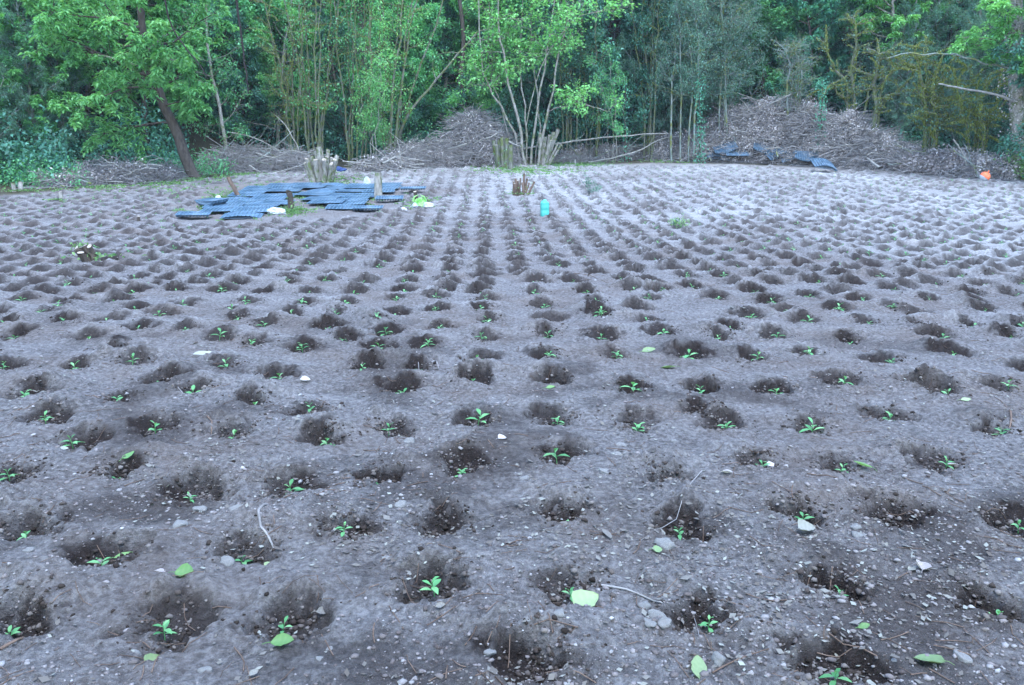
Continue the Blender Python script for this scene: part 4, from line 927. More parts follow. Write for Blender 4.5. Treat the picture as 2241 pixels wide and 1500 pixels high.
# --- forest undergrowth (dark foliage nobody could count) and forest-floor bracken
def undergrowth(name, boxes, n, L, W, mat, lab, seed):
    rg = np.random.default_rng(seed); g = Geo()
    for (p0, p1, Y0, Y1, h) in boxes:
        m = int(n * (p1 - p0) / 400); px = rg.uniform(p0, p1, m // 12); Y = rg.uniform(Y0, Y1, m // 12); x = (px - CX) / F * Y
        hh = h * (0.35 + 0.65 * rg.random(m // 12)) * (0.6 + 0.8 * vnoise(px / 40, Y, 5))
        zc = gza(x, Y) + hh * rg.random(m // 12)
        C_ = np.stack([x, Y, zc], 1); B = np.repeat(C_, 12, 0) + rg.normal(0, .16, (len(C_) * 12, 3))
        d = unit(rand_dirs(rg, len(B)) + [0, -0.3, 0]); g.leaves(B, d, unit(np.cross(d, rand_dirs(rg, len(B)) * .6 + [0, 0, 1])), L * rg.uniform(.6, 1.3, len(B)), W, np.clip(rg.normal(.45, .25, len(B)), 0, 1), .3)
    tag(obj(name, g.mesh(name, M[mat], smooth=False)), lab, 'undergrowth', kind='stuff')
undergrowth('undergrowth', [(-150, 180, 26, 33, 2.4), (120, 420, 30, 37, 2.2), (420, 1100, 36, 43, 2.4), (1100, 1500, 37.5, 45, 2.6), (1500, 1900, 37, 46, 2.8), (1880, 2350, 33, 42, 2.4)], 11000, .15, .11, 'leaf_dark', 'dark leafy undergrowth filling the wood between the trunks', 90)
undergrowth('bright_undergrowth', [(-120, 200, 25.5, 28, 1.1), (360, 520, 29, 33, 1.0), (860, 1010, 35, 38, 2.4)], 4200, .095, .065, 'leaf_mid', 'fresh green undergrowth at the foot of the wood', 91)
# grass fringe and weeds
def tufts(name, spots, lab, seed, mat='weed', L=.10):
    rg = np.random.default_rng(seed); g = Geo()
    for px, py, wpx, hpx, n in spots:
        a = px + rg.normal(0, wpx, n); b = py + rg.normal(0, hpx, n)
        q = np.array([P(u, max(v, 352)) for u, v in zip(a, b)]); m = 7
        B = np.repeat(np.stack([q[:, 0], q[:, 1], gza(q[:, 0], q[:, 1])], 1), m, 0) + rg.normal(0, .04, (n * m, 3)) * [1, 1, 0.2]
        d = unit(rand_dirs(rg, len(B)) * [1, 1, .4] + [0, 0, .8]); g.leaves(B, d, unit(np.cross(d, rand_dirs(rg, len(B)))), L * rg.uniform(.4, 1.3, len(B)), L * .35, np.clip(rg.normal(.5, .25, len(B)), 0, 1), .35)
    tag(obj(name, g.mesh(name, M[mat], smooth=False)), lab, 'weeds', kind='stuff')
tufts('grass', [(240,411,50,4,90),(340,402,55,4,120),(420,392,45,3,100),(530,383,40,3,70),(1110,372,40,4,220),(1170,376,50,5,260),(1250,362,40,3,160),(1465,352,28,3,160),(120,418,80,3,40),(1280,356,40,2,80),(380,415,40,10,60)], 'strip of low green grass along the upper edge of the field', 92)
tufts('weeds', [(485,432,22,8,90),(455,462,10,5,50),(520,440,12,5,40),(740,395,25,5,100),(790,430,16,8,90),(640,465,20,4,80),(700,440,40,8,50),(560,455,40,10,90),(590,410,40,6,60),(740,430,50,8,60),(500,450,30,8,60),(655,430,12,4,40),(400,468,12,3,20),(770,410,20,4,30),(920,445,18,6,60)], 'low green weeds growing around and through the seed trays', 93, L=.09)
# ------------------------------------------------------------------ brush heaps
HEAPS = []
def on_heap(px, py, off=.12, y0=None):
    """point where a pixel's ray meets a heap (or the ground)"""
    A = np.concatenate(HEAPS)
    for Y in np.arange((y0 or 22), 42, .08):
        p = P3(px, py, Y); d = (A[:, 0] - p[0]) ** 2 + (A[:, 1] - p[1]) ** 2; k = np.argsort(d)[:3]
        z = gz(p[0], p[1])
        if d[k[0]] < .2: z = max(z, A[k, 2].mean())
        if p[2] < z + off: return p, Y
    return P3(px, py, 30), 30
def brush(name, px0, px1, prof, depth, lab, seed, nst, nlf, leafm='dead_leaf', Lr=(.5, 1.6), leafL=.10, offs=0.0, twm='twig', dtone=.5):
    """prof: list of (px, base_py, top_py): silhouette of the heap"""
    rg = np.random.default_rng(seed); g = Geo(); gl = Geo(); gm_ = Geo()
    pr = np.array(prof, float); px = np.linspace(px0, px1, 60); bp = np.interp(px, pr[:, 0], pr[:, 1]); tp = np.interp(px, pr[:, 0], pr[:, 2])
    base = [G(a, b) for a, b in zip(px, bp)]
    bx = np.array([b.x for b in base]); by = np.array([b.y for b in base])
    hh = np.array([max(.1, (P3(a, t, y + depth * .45)[2] - gz(b.x, y + depth * .45))) for a, t, y, b in zip(px, tp, by, base)])
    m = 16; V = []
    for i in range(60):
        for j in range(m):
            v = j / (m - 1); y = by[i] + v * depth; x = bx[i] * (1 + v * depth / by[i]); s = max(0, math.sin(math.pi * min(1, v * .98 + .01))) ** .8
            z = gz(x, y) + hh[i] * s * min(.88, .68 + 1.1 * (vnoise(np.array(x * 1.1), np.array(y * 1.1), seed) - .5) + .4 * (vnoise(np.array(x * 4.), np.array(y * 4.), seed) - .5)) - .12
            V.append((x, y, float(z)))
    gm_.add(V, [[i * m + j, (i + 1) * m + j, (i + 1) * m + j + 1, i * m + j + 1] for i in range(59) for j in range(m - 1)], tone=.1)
    VV = np.array(V).reshape(60, m, 3)
    HEAPS.append(VV.reshape(-1, 3).copy())
    def surf(n, lo=0.0, hi=.75):
        a = rg.random(n) * 58.99; b = (lo + (hi - lo) * rg.random(n)) * (m - 1.01); i = a.astype(int); j = b.astype(int); fa, fb = (a - i)[:, None], (b - j)[:, None]
        return (VV[i, j] * (1 - fa) + VV[i + 1, j] * fa) * (1 - fb) + (VV[i, j + 1] * (1 - fa) + VV[i + 1, j + 1] * fa) * fb
    c = surf(nst) + rg.normal(0, .08, (nst, 3)) + [0, 0, .12]
    main = rg.choice([-.5, .3, 1.0], nst)
    for q in range(nst):
        az = main[q] + rg.normal(0, .7); el = rg.normal(0.05, .35); L = rg.uniform(*Lr); d = np.array([math.cos(az), math.sin(az) * .6, math.sin(el)]); d = unit(d)
        t = np.linspace(-.5, .5, 5)[:, None]
        if q % 7 == 0: d = unit(rg.normal(0, 1, 3) * [1, .6, .5] + [0, -.2, .8]); L *= .7
        pts = c[q] + d * L * t + rg.normal(0, .045 * L, (5, 3)); pts[:, 2] += -.12 * L * (t[:, 0] * 2) ** 2 * .5
        gg = gza(pts[:, 0], pts[:, 1]); pts[:, 2] = np.maximum(pts[:, 2], gg + .02)
        r0 = rg.choice([.005, .008, .012, .020], p=[.35, .35, .22, .08]); g.tube(pts, np.linspace(r0, r0 * .5, 5), 4, cap=False)
    if nlf:
        k = nlf // 6; S0 = surf(k * 2, 0, .8); dn = vnoise(S0[:, 0] * 1.5, S0[:, 1] * 1.5 + S0[:, 2] * 2, seed); S0 = S0[np.argsort(-(dn + rg.normal(0, .18, len(dn))))[:k]]; B = np.repeat(S0 + [0, 0, .10] + np.abs(rg.normal(0, .14, (k, 1))) * [0, -.4, 1], 6, 0) + rg.normal(0, .08, (k * 6, 3)); d = rand_dirs(rg, len(B)); g2 = np.clip(rg.normal(dtone - .1, .22, len(B)) + .35 * (np.repeat(vnoise(S0[:, 0] * .9, S0[:, 1] * .9, seed + 3), 6) - .4), 0, 1)
        gl.leaves(B, d, unit(np.cross(d, rand_dirs(rg, len(B)))), leafL * rg.uniform(.6, 1.3, len(B)), leafL * .62, g2, .2)
    r_ = empty(name, VV[30, 0]); 
    tag(r_, lab, 'brush heap')
    o = VV[30, 0]
    for gg_ in (g, gl, gm_): gg_.V = [v - o for v in gg_.V]
    obj('twigs', g.mesh('twigs', M[twm]), r_)['kind'] = 'stuff'
    gt = Geo(); nb = max(4, nst // 130); cb = surf(nb, .05, .7)
    for q in range(nb):
        az = rg.choice([-.6, .5, 2.6, 3.6]) + rg.normal(0, .4); L = rg.uniform(1.0, 2.8); d = unit(np.array([math.cos(az), math.sin(az) * .5, rg.normal(.15, .3)])); tt = np.linspace(-.5, .5, 7)[:, None]
        pts = cb[q] + [0, -.1, .3] + d * L * tt + rg.normal(0, .03, (7, 3)); pts[:, 2] = np.maximum(pts[:, 2], gza(pts[:, 0], pts[:, 1]) + .05); r0 = rg.uniform(.014, .034); gt.tube(pts - o, np.linspace(r0, r0 * .4, 7), 6)
    obj('thick_branches', gt.mesh('thick_branches', M['twig_pale'] if seed % 2 else M['bark_lichen']), r_)['kind'] = 'stuff'
    if nlf: obj('dead_leaves', gl.mesh('dead_leaves', M[leafm], smooth=False), r_)['kind'] = 'stuff'
    obj('packed_core', gm_.mesh('packed_core', M['core']), r_)
    return r_
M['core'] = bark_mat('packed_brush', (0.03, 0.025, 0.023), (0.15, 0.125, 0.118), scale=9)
brush('big_brush_heap', 1385, 2000, [(1385,350,330),(1430,352,300),(1480,354,282),(1530,355,245),(1600,357,222),(1660,358,200),(1700,360,212),(1745,362,205),(1790,365,238),(1840,370,228),(1880,372,262),(1930,376,285),(2000,382,320)], 3.4, 'biggest heap of cut branches with withered pinkish brown leaves, right of the centre', 201, 8500, 34000, Lr=(.5, 2.2), dtone=.66, leafL=.085)
brush('right_brush_heap', 1960, 2215, [(1960,380,335),(2020,384,345),(2080,388,335),(2130,392,352),(2180,394,345),(2215,396,330)], 2.0, 'low heap of leafy cut branches left of the ivy clad trunk', 202, 2000, 11000)
brush('centre_brush_heap', 850, 1112, [(850,378,355),(890,374,325),(930,370,295),(975,368,276),(1010,367,252),(1045,366,236),(1080,366,248),(1100,366,290),(1112,366,335)], 3.0, 'grey heap of dry branches left of the tall hazel clump', 203, 3600, 6000, dtone=.55, leafL=.08, Lr=(.6, 2.0))
brush('left_brush_heap', 470, 672, [(470,380,352),(520,378,330),(580,376,314),(640,376,322),(672,378,350)], 2.4, 'tangled leafless heap of thin dark sticks behind the leaning pole', 204, 1800, 0, Lr=(.7, 2.0))
brush('withered_bush_heap', 170, 392, [(170,408,385),(200,406,350),(240,404,344),(290,402,362),(340,398,348),(375,396,358),(392,394,378)], 1.6, 'heap of withered grey leaved branches in the shade left of the leaning chestnut', 205, 1300, 3600, dtone=.4, leafL=.08)
brush('low_brush_row', 1225, 1400, [(1225,358,345),(1280,356,322),(1340,354,315),(1400,352,318)], 2.2, 'low row of thin twigs between the hazel clump and the big heap', 206, 1300, 1200, Lr=(.5, 1.5))
brush('small_twig_heap', 780, 870, [(780,378,362),(820,378,352),(870,378,366)], .9, 'small mound of twigs at the foot of the mossy fan of stems', 207, 420, 300, Lr=(.3, .8))
brush('shaded_twig_heap', 95, 180, [(95,412,400),(140,412,385),(180,410,392)], .9, 'low dark twig pile near the left end of the wood edge', 208, 260, 500)
# poles and dead branches lying on the heaps
def pole(pxs, r0, mat, lab, Y=None, dY=None, name='dead_branch', kids=0, cut=True):
    pts = []
    for k, (a, b) in enumerate(pxs):
        y = (Y if Y is not None else 30) + (dY[k] if dY else 0)
        if Y is None: y = on_heap(a, b, .34)[1]
        pts.append(np.array(P3(a, b, y)))
    o0 = pts[0].copy(); s_ = Sk(); tr_ = path_sk(s_, [p - o0 for p in pts], r0, r0 * .45, 14, r0 * .3)
    for q in range(kids):
        i = int(rng.integers(4, 13)); limb(s_, tr_[i], unit(tr_[i] - tr_[i - 1]) + rng.normal(0, .5, 3), rng.uniform(.4, 1.1), r0 * .35, 2, rng, dict(levels=4, kids=[1, 1, 3], start=[.2] * 3, ang=[.6] * 3, ratio=[.5] * 3))
    tag(obj(name, skel_mesh(s_, None).mesh(name, M[mat]), loc=o0), lab, 'branch', 'large dead branches on the brush heaps')
yh = P(1600, 356)[1]
pole([(1005,356),(1095,338),(1200,318),(1300,304),(1400,296),(1470,292)][1:], .045, 'twig_pale', 'long bent pole rising right from the foot of the hazel clump, upper one', P(1250,358)[1] - .2, [0, .3, .6, .9, 1.2], kids=5)
pole([(1285,356),(1340,347),(1400,330),(1440,308),(1490,298)], .04, 'twig_pale', 'lower bent pole lying right of the hazel clump', P(1290,356)[1], [0, .1, .3, .6, 1.0], kids=4)
pole([(835,358),(865,345),(900,325),(930,312),(955,300)], .05, 'twig_pale', 'pale felled pole propped against the grey heap', None)
pole([(868,305),(874,325),(880,372)][::-1], .022, 'twig_pale', 'thin forked upright stick in front of the grey heap', P(880,376)[1] - .1)
pole([(1770,255),(1800,280),(1840,308),(1875,335)][::-1], .04, 'twig_pale', 'pale slanting branch on the upper right of the big heap', None, kids=3)
pole([(1925,368),(1895,345),(1860,318),(1835,300)], .045, 'twig_pale', 'thick pale branch sliding off the right foot of the big heap', None, kids=3)
pole([(1988,358),(1955,330),(1920,312),(1880,290)], .035, 'twig_pale', 'second pale branch sliding off the heap beside the thick one', None, kids=3)
pole([(2118,380),(2112,350),(2100,325),(2086,305)], .045, 'twig_pale', 'short thick stump of branch standing in the low right heap', P(2118,388)[1] - .1)
pole([(560,335),(600,345),(640,330),(685,345)], .02, 'twig_pale', 'pale curved branch over the dark stick heap', 31, kids=4)
pole([(500,290),(545,298),(590,318),(635,345)], .022, 'twig_pale', 'long arching branch above the dark stick heap', 32, kids=6)
pole([(545,362),(560,372),(572,378)], .03, 'twig_pale', 'short whitish stick at the foot of the dark stick heap', 30.2)
pole([(595,380),(650,365),(690,345)], .02, 'twig_pale', 'thin straight branch leaning towards the tall cut stool', 30.4)
pole([(605,255),(625,275),(650,320),(660,355)][::-1], .03, 'twig_pale', 'bare bent sapling left of the mossy stems', 32.5, kids=3)
pole([(120,405),(160,392),(190,378)], .02, 'twig_pale', 'pale thin branch over the low dark twig pile', P(120,410)[1])
pole([(1100,360),(1065,385)][::-1], .012, 'twig', 'small twig by the left stool of the hazel clump', P(1080,372)[1])
pole([(1600,260),(1607,300),(1612,335)][::-1], .03, 'bark_lichen', 'greenish upright branch in the middle of the big heap', None)
pole([(1530,310),(1550,340),(1556,352)], .022, 'bark_lichen', 'thin greenish stick at the left foot of the big heap', None)
pole([(1690,290),(1698,325),(1702,345)][::-1], .035, 'bark_lichen', 'greenish stub above the scattered trays', None)

# ------------------------------------------------------------------ cut stools and stumps
def stool(name, px, py, sticks, lab, bark='bark_moss', ivyn=0, ivyspots=None, cat='stump', seed=0, moss=80, leafm='weed', ivyL=.06):
    rg = np.random.default_rng(seed + 400); b = G(px, py); Yb = b.y; r_ = empty(name, b); tag(r_, lab, cat)
    allp = []
    sk = Sk()
    for (bx_, by_, tx, ty, wpx, dy) in sticks:
        p0 = np.array(P3(bx_, by_, Yb + dy * .3)) - np.array(b); p1 = np.array(P3(tx, ty, Yb + dy)) - np.array(b); p0[2] = min(p0[2], gz(p0[0] + b.x, p0[1] + b.y) - b.z) - .06
        mid = (p0 + p1) / 2 + rg.normal(0, .02, 3); r0 = wpx * Yb / F / 2; g = Geo()
        pts = np.array([p0, p0 * .6 + mid * .4, mid, mid * .5 + p1 * .5, p1]) + rg.normal(0, .006, (5, 3)); g.tube(pts, r0 * np.array([1.25, 1.08, 1.0, .97, .95]) * rg.uniform(.95, 1.05, 5), 9, cap=False)
        n_ = unit(pts[-1] - pts[-2]); ref = unit(np.cross(n_, [0.3, 1, .2])); v2 = np.cross(n_, ref); tilt = rg.normal(0, .25, 2)
        a = np.arange(9) * 2 * math.pi / 9; ring = pts[-1] + r0 * 1.0 * (np.cos(a)[:, None] * ref + np.sin(a)[:, None] * v2) + n_ * (r0 * (np.cos(a)[:, None] * tilt[0] + np.sin(a)[:, None] * tilt[1]) + .006)
        g.add(np.vstack([ring, pts[-1] + n_ * .012]), None, [[q, (q + 1) % 9, 9] for q in range(9)] + [[(q + 1) % 9, q, 9] for q in range(0)], mi=1)
        obj('cut_stem' if len(sticks) > 1 else 'wood', g.mesh('cut_stem', None, mats=[M[bark], M['cut_wood']]), r_); sk.paths.append((pts, np.full(5, r0), 0)); allp.append(pts)
    if moss: obj('moss', moss_on(sk, rg, moss, .035, 99, 0).mesh('moss', M['moss'], smooth=False), r_)
    if ivyn:
        g = Geo()
        for pts in (allp if ivyspots is None else [allp[i] for i in ivyspots]):
            gg = ivy_on(pts[:4], rg, ivyn, .045, ivyL, .55); g.V += gg.V; g.tone += gg.tone; g.T += [t + g.n for t in gg.T]; g.mt += gg.mt; g.n += gg.n
        obj('ivy', g.mesh('ivy', M[leafm], smooth=False), r_)
    gg = Geo(); n = 70 if name != 'broken_stump' else 45; B = rg.normal(0, .14, (n, 3)) * [1.6, .8, 0] + ([0, -.05, .02] if name != 'broken_stump' else [.12, .12, .02]); d = unit(rand_dirs(rg, n) * [1, 1, .5] + [0, 0, .6]); gg.leaves(B, d, unit(np.cross(d, rand_dirs(rg, n))), .10 * rg.uniform(.4, 1.2, n), .04, rg.random(n), .3)
    obj('weeds', gg.mesh('weeds', M['weed'], smooth=False), r_)['kind'] = 'stuff'
    return r_
stool('cut_stool', 708, 400, [(690,398,672,348,10,-.1),(695,398,683,342,11,.1),(700,400,692,330,11,0),(705,400,698,322,11,-.1),(712,400,702,326,9,.2),(715,398,716,345,9,-.2),(718,400,718,328,9,.2),(722,398,727,345,9,0),(722,398,732,350,10,-.1),(724,398,738,341,10,.1),(686,396,668,358,8,0),(700,396,690,350,10,-.25),(708,398,710,350,10,-.3),(718,396,724,360,9,-.3)], 'widest cut stool of many sawn mossy stems at the back of the seed trays', bark='bark_pale', seed=1, ivyn=14, moss=230)
stool('stump', 828, 437, [(828,437,827,378,17,0)], 'tall single sawn post with a pale top among the seed trays', bark='bark_pale', seed=2, moss=0)
stool('stump', 637, 462, [(637,462,632,420,13,0)], 'short stump wrapped in green ivy in front of the seed trays', bark='bark_brown', seed=3, ivyn=90, moss=0)
stool('stump', 522, 432, [(524,432,499,388,9,-.1)], 'thin leaning sawn stump at the left side of the seed trays', bark='bark_red', seed=4, moss=0)
stool('stump', 914, 455, [(916,455,907,420,8,0)], 'thin dark stake poking through the green plastic bag', bark='bark_brown', seed=5, moss=0)
stool('stump', 134, 440, [(134,440,130,421,9,0)], 'small sawn stump near the left end of the field edge', bark='bark_pale', seed=6, moss=0)
stool('stump', 48, 420, [(32,420,28,401,9,0)], 'left one of the two pale stubs at the wood edge, far left', bark='bark_pale', seed=7, moss=0)
stool('stump', 48, 420, [(50,420,45,400,10,0)], 'right one of the two pale stubs at the wood edge, far left', bark='bark_pale', seed=8, moss=0)
stool('stump', 305, 488, [(307,488,303,475,6,0)], 'tiny stump with a yellow green sprout left of the trays', bark='bark_brown', seed=9, moss=0)
stool('broken_stump', 195, 575, [(205,576,168,546,14,-.1),(208,577,176,541,13,-.05),(212,577,186,540,13,-.05),(214,577,195,540,11,-.1),(206,578,176,552,14,-.18)], 'split brown stump tilted left in a tuft of weeds, left of the field', bark='bark_brown', seed=10, ivyn=14, ivyspots=[3], moss=0, ivyL=.07)
stool('cut_stool', 1098, 370, [(1092,368,1080,308,8,0),(1096,370,1092,306,8,.1),(1100,370,1098,302,8,0),(1103,370,1104,304,8,.1),(1107,370,1110,303,8,0),(1094,370,1086,318,8,-.2)], 'left cut stool at the foot of the hazel clump with upright sawn stems', seed=11, ivyn=30, leafm='leaf_mid')
stool('stump', 1118, 374, [(1118,376,1118,318,10,0)], 'lone thick sawn stem right beside the left cut stool', bark='bark_moss', seed=12)
stool('cut_stool', 1192, 362, [(1180,362,1182,292,8,0),(1185,364,1193,300,8,0),(1188,364,1203,296,8,.1),(1192,364,1212,290,9,0),(1194,362,1221,284,9,.1),(1194,366,1222,312,5,-.1),(1198,366,1228,318,5,-.2),(1186,366,1205,308,8,-.3)], 'right cut stool of the hazel clump with stems splayed to the right', seed=13, ivyn=14, bark='bark_pale')
stool('cut_stool', 1456, 350, [(1450,350,1448,318,7,0),(1456,350,1456,316,7,0),(1462,350,1464,315,7,0),(1468,350,1472,318,6,.1)], 'small cut stool with pale stems by the left foot of the big brush heap', seed=14, bark='bark_pale', moss=30)
stool('splintered_stool', 1140, 430, [(1124,430,1124,398,4,0),(1130,430,1128,392,5,0),(1135,432,1133,396,5,0),(1139,432,1139,390,4,0),(1143,431,1147,381,5,0),(1147,431,1153,392,5,0),(1150,429,1158,400,3,0),(1152,428,1170,398,5,0),(1128,430,1126,402,5,-.1),(1144,432,1144,400,5,-.1)], 'splintered brown stool of thin stems alone in the middle field', bark='bark_red', seed=15, moss=0, ivyn=8, ivyL=.05)
stool('stump', 1262, 362, [(1260,366,1258,350,5,0)], 'short pale stub right of the hazel clump in its patch of weeds', bark='twig_pale', seed=16, moss=0)
# small shrubs in the field
for px, py, h, n, lm, lab in ((1292,425,.65,150,'leaf_grey','small narrow leafy shrub standing alone in the upper field'), (1485,503,.34,60,'weed','light green weed growing in the right half of the field'), (176,560,.2,60,'weed','pale green weed behind the split stump'), (1478,500,.15,60,'leaf_grey','low grey weed beside the light green one')):
    b = G(px, py); rg = np.random.default_rng(px); r_ = empty('small_shrub', b); tag(r_, lab, 'shrub'); s_ = Sk()
    for q in range(6): limb(s_, (0, 0, -.02), (rg.normal(0, .25), rg.normal(0, .25), 1), h * rg.uniform(.6, 1.05), .006, 2, rg, dict(levels=4, kids=[1, 1, 4], start=[.2, .2, .3], ang=[.5] * 3, ratio=[.4] * 3))
    obj('stem', skel_mesh(s_, None, minr=.002).mesh('stem', M['twig']), r_); obj('leaves', leafage(s_, 12 if h > .5 else 5, .065, .028, rg, spread=.03).mesh('leaves', M[lm], smooth=False), r_)

# ------------------------------------------------------------------ seed trays
def tray_mesh(nx_=10, ny_=6, w=.54, d=.32, h=.05, bend=0.0):
    g = Geo(); px_ = w / nx_; py_ = d / ny_; t = .0085
    for i in range(nx_ + 1): g.box((-w / 2 + i * px_, 0, h - .006), (t if 0 < i < nx_ else .006, d / 2 + .006, .006 + (0.0006 if i % 2 else 0)))
    for j in range(ny_ + 1): g.box((0, -d / 2 + j * py_, h - .0062), (w / 2 + .006, t if 0 < j < ny_ else .006, .0055))
    for i in range(nx_):
        for j in range(ny_):
            cx = -w / 2 + (i + .5) * px_; cy = -d / 2 + (j + .5) * py_; a, b_ = px_ * .40, py_ * .40; c, e = px_ * .25, py_ * .25
            V = [(cx + sx * a, cy + sy * b_, h - .004) for sx, sy in ((-1, -1), (1, -1), (1, 1), (-1, 1))] + [(cx + sx * c, cy + sy * e, 0.0) for sx, sy in ((-1, -1), (1, -1), (1, 1), (-1, 1))]
            g.add(V, [[0, 1, 5, 4], [1, 2, 6, 5], [2, 3, 7, 6], [3, 0, 4, 7], [4, 5, 6, 7]])
    if bend:
        for k, V in enumerate(g.V):
            V = V.copy(); V[:, 2] += bend * (V[:, 0] / w * 2) ** 2 * .12; g.V[k] = V
    return g.mesh('seed_tray', M['tray'], smooth=False)
TM = [tray_mesh(), tray_mesh(bend=.7), tray_mesh(bend=-.8)]
ROWS = [(476, [(488, 578)]), (467, [(452, 592)]), (458, [(446, 612), (738, 772)]), (449, [(452, 628), (688, 792)]), (440, [(474, 626), (668, 806)]),
        (432, [(506, 640), (662, 815)]), (424, [(528, 655), (672, 866)]), (416, [(548, 700), (704, 872)]), (409, [(598, 690), (702, 878)])]
ORD = ['front', 'second', 'third', 'fourth', 'fifth', 'sixth', 'seventh', 'eighth', 'rearmost']; CNT = ['first', 'second', 'third', 'fourth', 'fifth', 'sixth', 'seventh', 'eighth']
TR = [(425, 478, .1, 'lone black tray lying left of all the others', 1), (806, 461, .0, 'separate tray lying in front of the right group', 1), (853, 443, .1, 'small separate tray right of the tall sawn post', 1),
      (905, 424, .1, 'tray half under the green plastic bag', 1), (466, 456, -.6, 'curved tray standing up at the front left corner of the patch', 1)]
tq = random.Random(4)
for ri, (py, spans) in enumerate(ROWS):
    for si, (a, b) in enumerate(spans):
        Yr = P(a, py)[1]; wpx = .80 * F / Yr; n = max(1, round((b - a) / wpx))
        for q in range(n):
            grp = 'left' if a < 650 and b < 701 and si == 0 else 'right'
            TR.append((a + (q + .5) * (b - a) / n + tq.uniform(-4, 4), py + tq.uniform(-1.5, 1.5), .12 if grp == 'left' else -.04, '%s tray from the left in the %s row of the %s group' % (CNT[q], ORD[ri], grp), .94))
for k, (px, py, rz, lab, s_) in enumerate(TR):
    b = G(px, py); z = max(gz(b.x + u, b.y + v) for u in (-.35, 0, .35) for v in (-.3, 0, .3)) + .018 + .006 * (k % 3) + 0.002 * (k % 5)
    o = bpy.data.objects.new('seed_tray', TM[1 if k == 4 else (k % 11 == 5) * 2]); COL.objects.link(o); o.location = (b.x, b.y, z); o.rotation_euler = (rng.normal(.085, .015), rng.normal(0, .015), rz + rng.normal(0, .06)); o.scale = (1.68, 2.35, .55) if s_ < 1 else (1.35, 1.5, 1.2)
    tag(o, lab, 'seed tray', 'black seed trays laid out on the field')
HT = [(1588,330,.35,'tray lying highest on the left of the brush heap foot'),(1572,338,-.2,'lowest left tray at the foot of the big heap'),(1612,336,.0,'tray tucked under the highest left one on the heap'),(1672,330,-.3,'sagging tray in the middle of the heap foot'),(1703,333,.45,'tray tilted up right beside the sagging one'),
      (1735,343,.5,'tray leaning left of the ribbed one'),(1765,348,-.1,'tray between the leaning and the ribbed tray'),(1805,358,-.25,'ribbed tray at the right end of the row on the heap')]
yt = P(1700, 362)[1]
for k, (px, py, ry, lab) in enumerate(HT):
    p, y = on_heap(px, py, .32); o = bpy.data.objects.new('seed_tray', TM[(k + 1) % 3]); COL.objects.link(o)
    o.location = p; o.rotation_euler = (R(30), -ry * .7, rng.normal(0, .2)); o.scale = (1.75, 1.7, 1.3); tag(o, lab, 'seed tray', 'black seed trays thrown on the brush heap')

# ------------------------------------------------------------------ turquoise canister
b = G(1192, 474); k = b.y / F; H_ = 37 * k; W_ = 18 * k; D_ = W_ * .8
can = empty('plastic_canister', b, R(18)); tag(can, 'turquoise plastic canister standing upright on the bare field', 'canister')
def loft(sections, mat, name, parent, n=20, pw=4.0, cx=0, cy=0):
    g = Geo(); V = []
    for z, hx, hy in sections:
        for q in range(n):
            a = 2 * math.pi * q / n; c, s = math.cos(a), math.sin(a); r_ = (abs(c) ** pw + abs(s) ** pw) ** (-1 / pw); V.append((cx + c * r_ * hx, cy + s * r_ * hy, z))
    Q = [[i * n + q, i * n + (q + 1) % n, (i + 1) * n + (q + 1) % n, (i + 1) * n + q] for i in range(len(sections) - 1) for q in range(n)]
    g.add(V, Q); m_ = len(sections) - 1; g.add([(cx, cy, sections[-1][0])] + V[m_ * n:], None, [[0, q + 1, (q + 1) % n + 1] for q in range(n)])
    return obj(name, g.mesh(name, M[mat]), parent)
w2, d2 = W_ / 2, D_ / 2
loft([(-.02, w2 * .9, d2 * .9), (.02, w2, d2), (H_ * .35, w2, d2), (H_ * .37, w2 * .97, d2 * .97), (H_ * .39, w2, d2), (H_ * .70, w2, d2), (H_ * .72, w2 * .96, d2 * .96), (H_ * .74, w2 * 1.02, d2 * 1.02), (H_ * .80, w2 * .95, d2 * .95), (H_ * .87, w2 * .55, d2 * .6), (H_ * .89, w2 * .3, d2 * .35)], 'turquoise', 'body', can)
loft([(H_ * .88, w2 * .34, w2 * .34), (H_ * .97, w2 * .34, w2 * .34), (H_ * .98, w2 * .28, w2 * .28)], 'turq_dark', 'cap', can, pw=2, cx=w2 * .05)
g = Geo(); g.tube([(-w2 * .85, 0, H_ * .78), (-w2 * .75, 0, H_ * .90), (-w2 * .35, 0, H_ * .93), (-w2 * .1, 0, H_ * .87)], .016, 8); obj('handle', g.mesh('handle', M['turquoise']), can)

# ------------------------------------------------------------------ plastic bags and scraps
def bag_mesh(name, sx, sy, sz, seed, mat, rough=.35):
    import bmesh
    bm = bmesh.new(); bmesh.ops.create_icosphere(bm, subdivisions=4, radius=1.0); off = Vector((seed * 3.1, seed, 0))
    for v in bm.verts:
        n1 = mn.noise(v.co * 1.5 + off); n2 = abs(mn.noise(v.co * 3.5 + off)); n3 = abs(mn.noise(v.co * 8 + off))
        v.co *= 1 + rough * n1 - .35 * n2 - .18 * n3; v.co.z = max(v.co.z, -.35); v.co.x *= sx; v.co.y *= sy; v.co.z = (v.co.z + .35) * sz
    me_ = bpy.data.meshes.new(name); bm.to_mesh(me_); bm.free(); me_.materials.append(M[mat]); return me_
b = G(605, 470); tag(obj('white_plastic_bag', bag_mesh('bag', .24, .15, .12, 3, 'white_film'), loc=b), 'crumpled white plastic bag at the front of the left trays', 'bag')
b = G(803, 404); tag(obj('clear_plastic_jug', bag_mesh('jug', .13, .12, .22, 5, 'white_film', .1), loc=b), 'cloudy plastic jug lying behind the trays left of the tall post', 'jug')
b = G(880, 461); tag(obj('white_plastic_scrap', bag_mesh('scrap', .14, .08, .08, 7, 'white_film'), loc=b), 'small white plastic scrap between trays and green bag', 'plastic scrap')
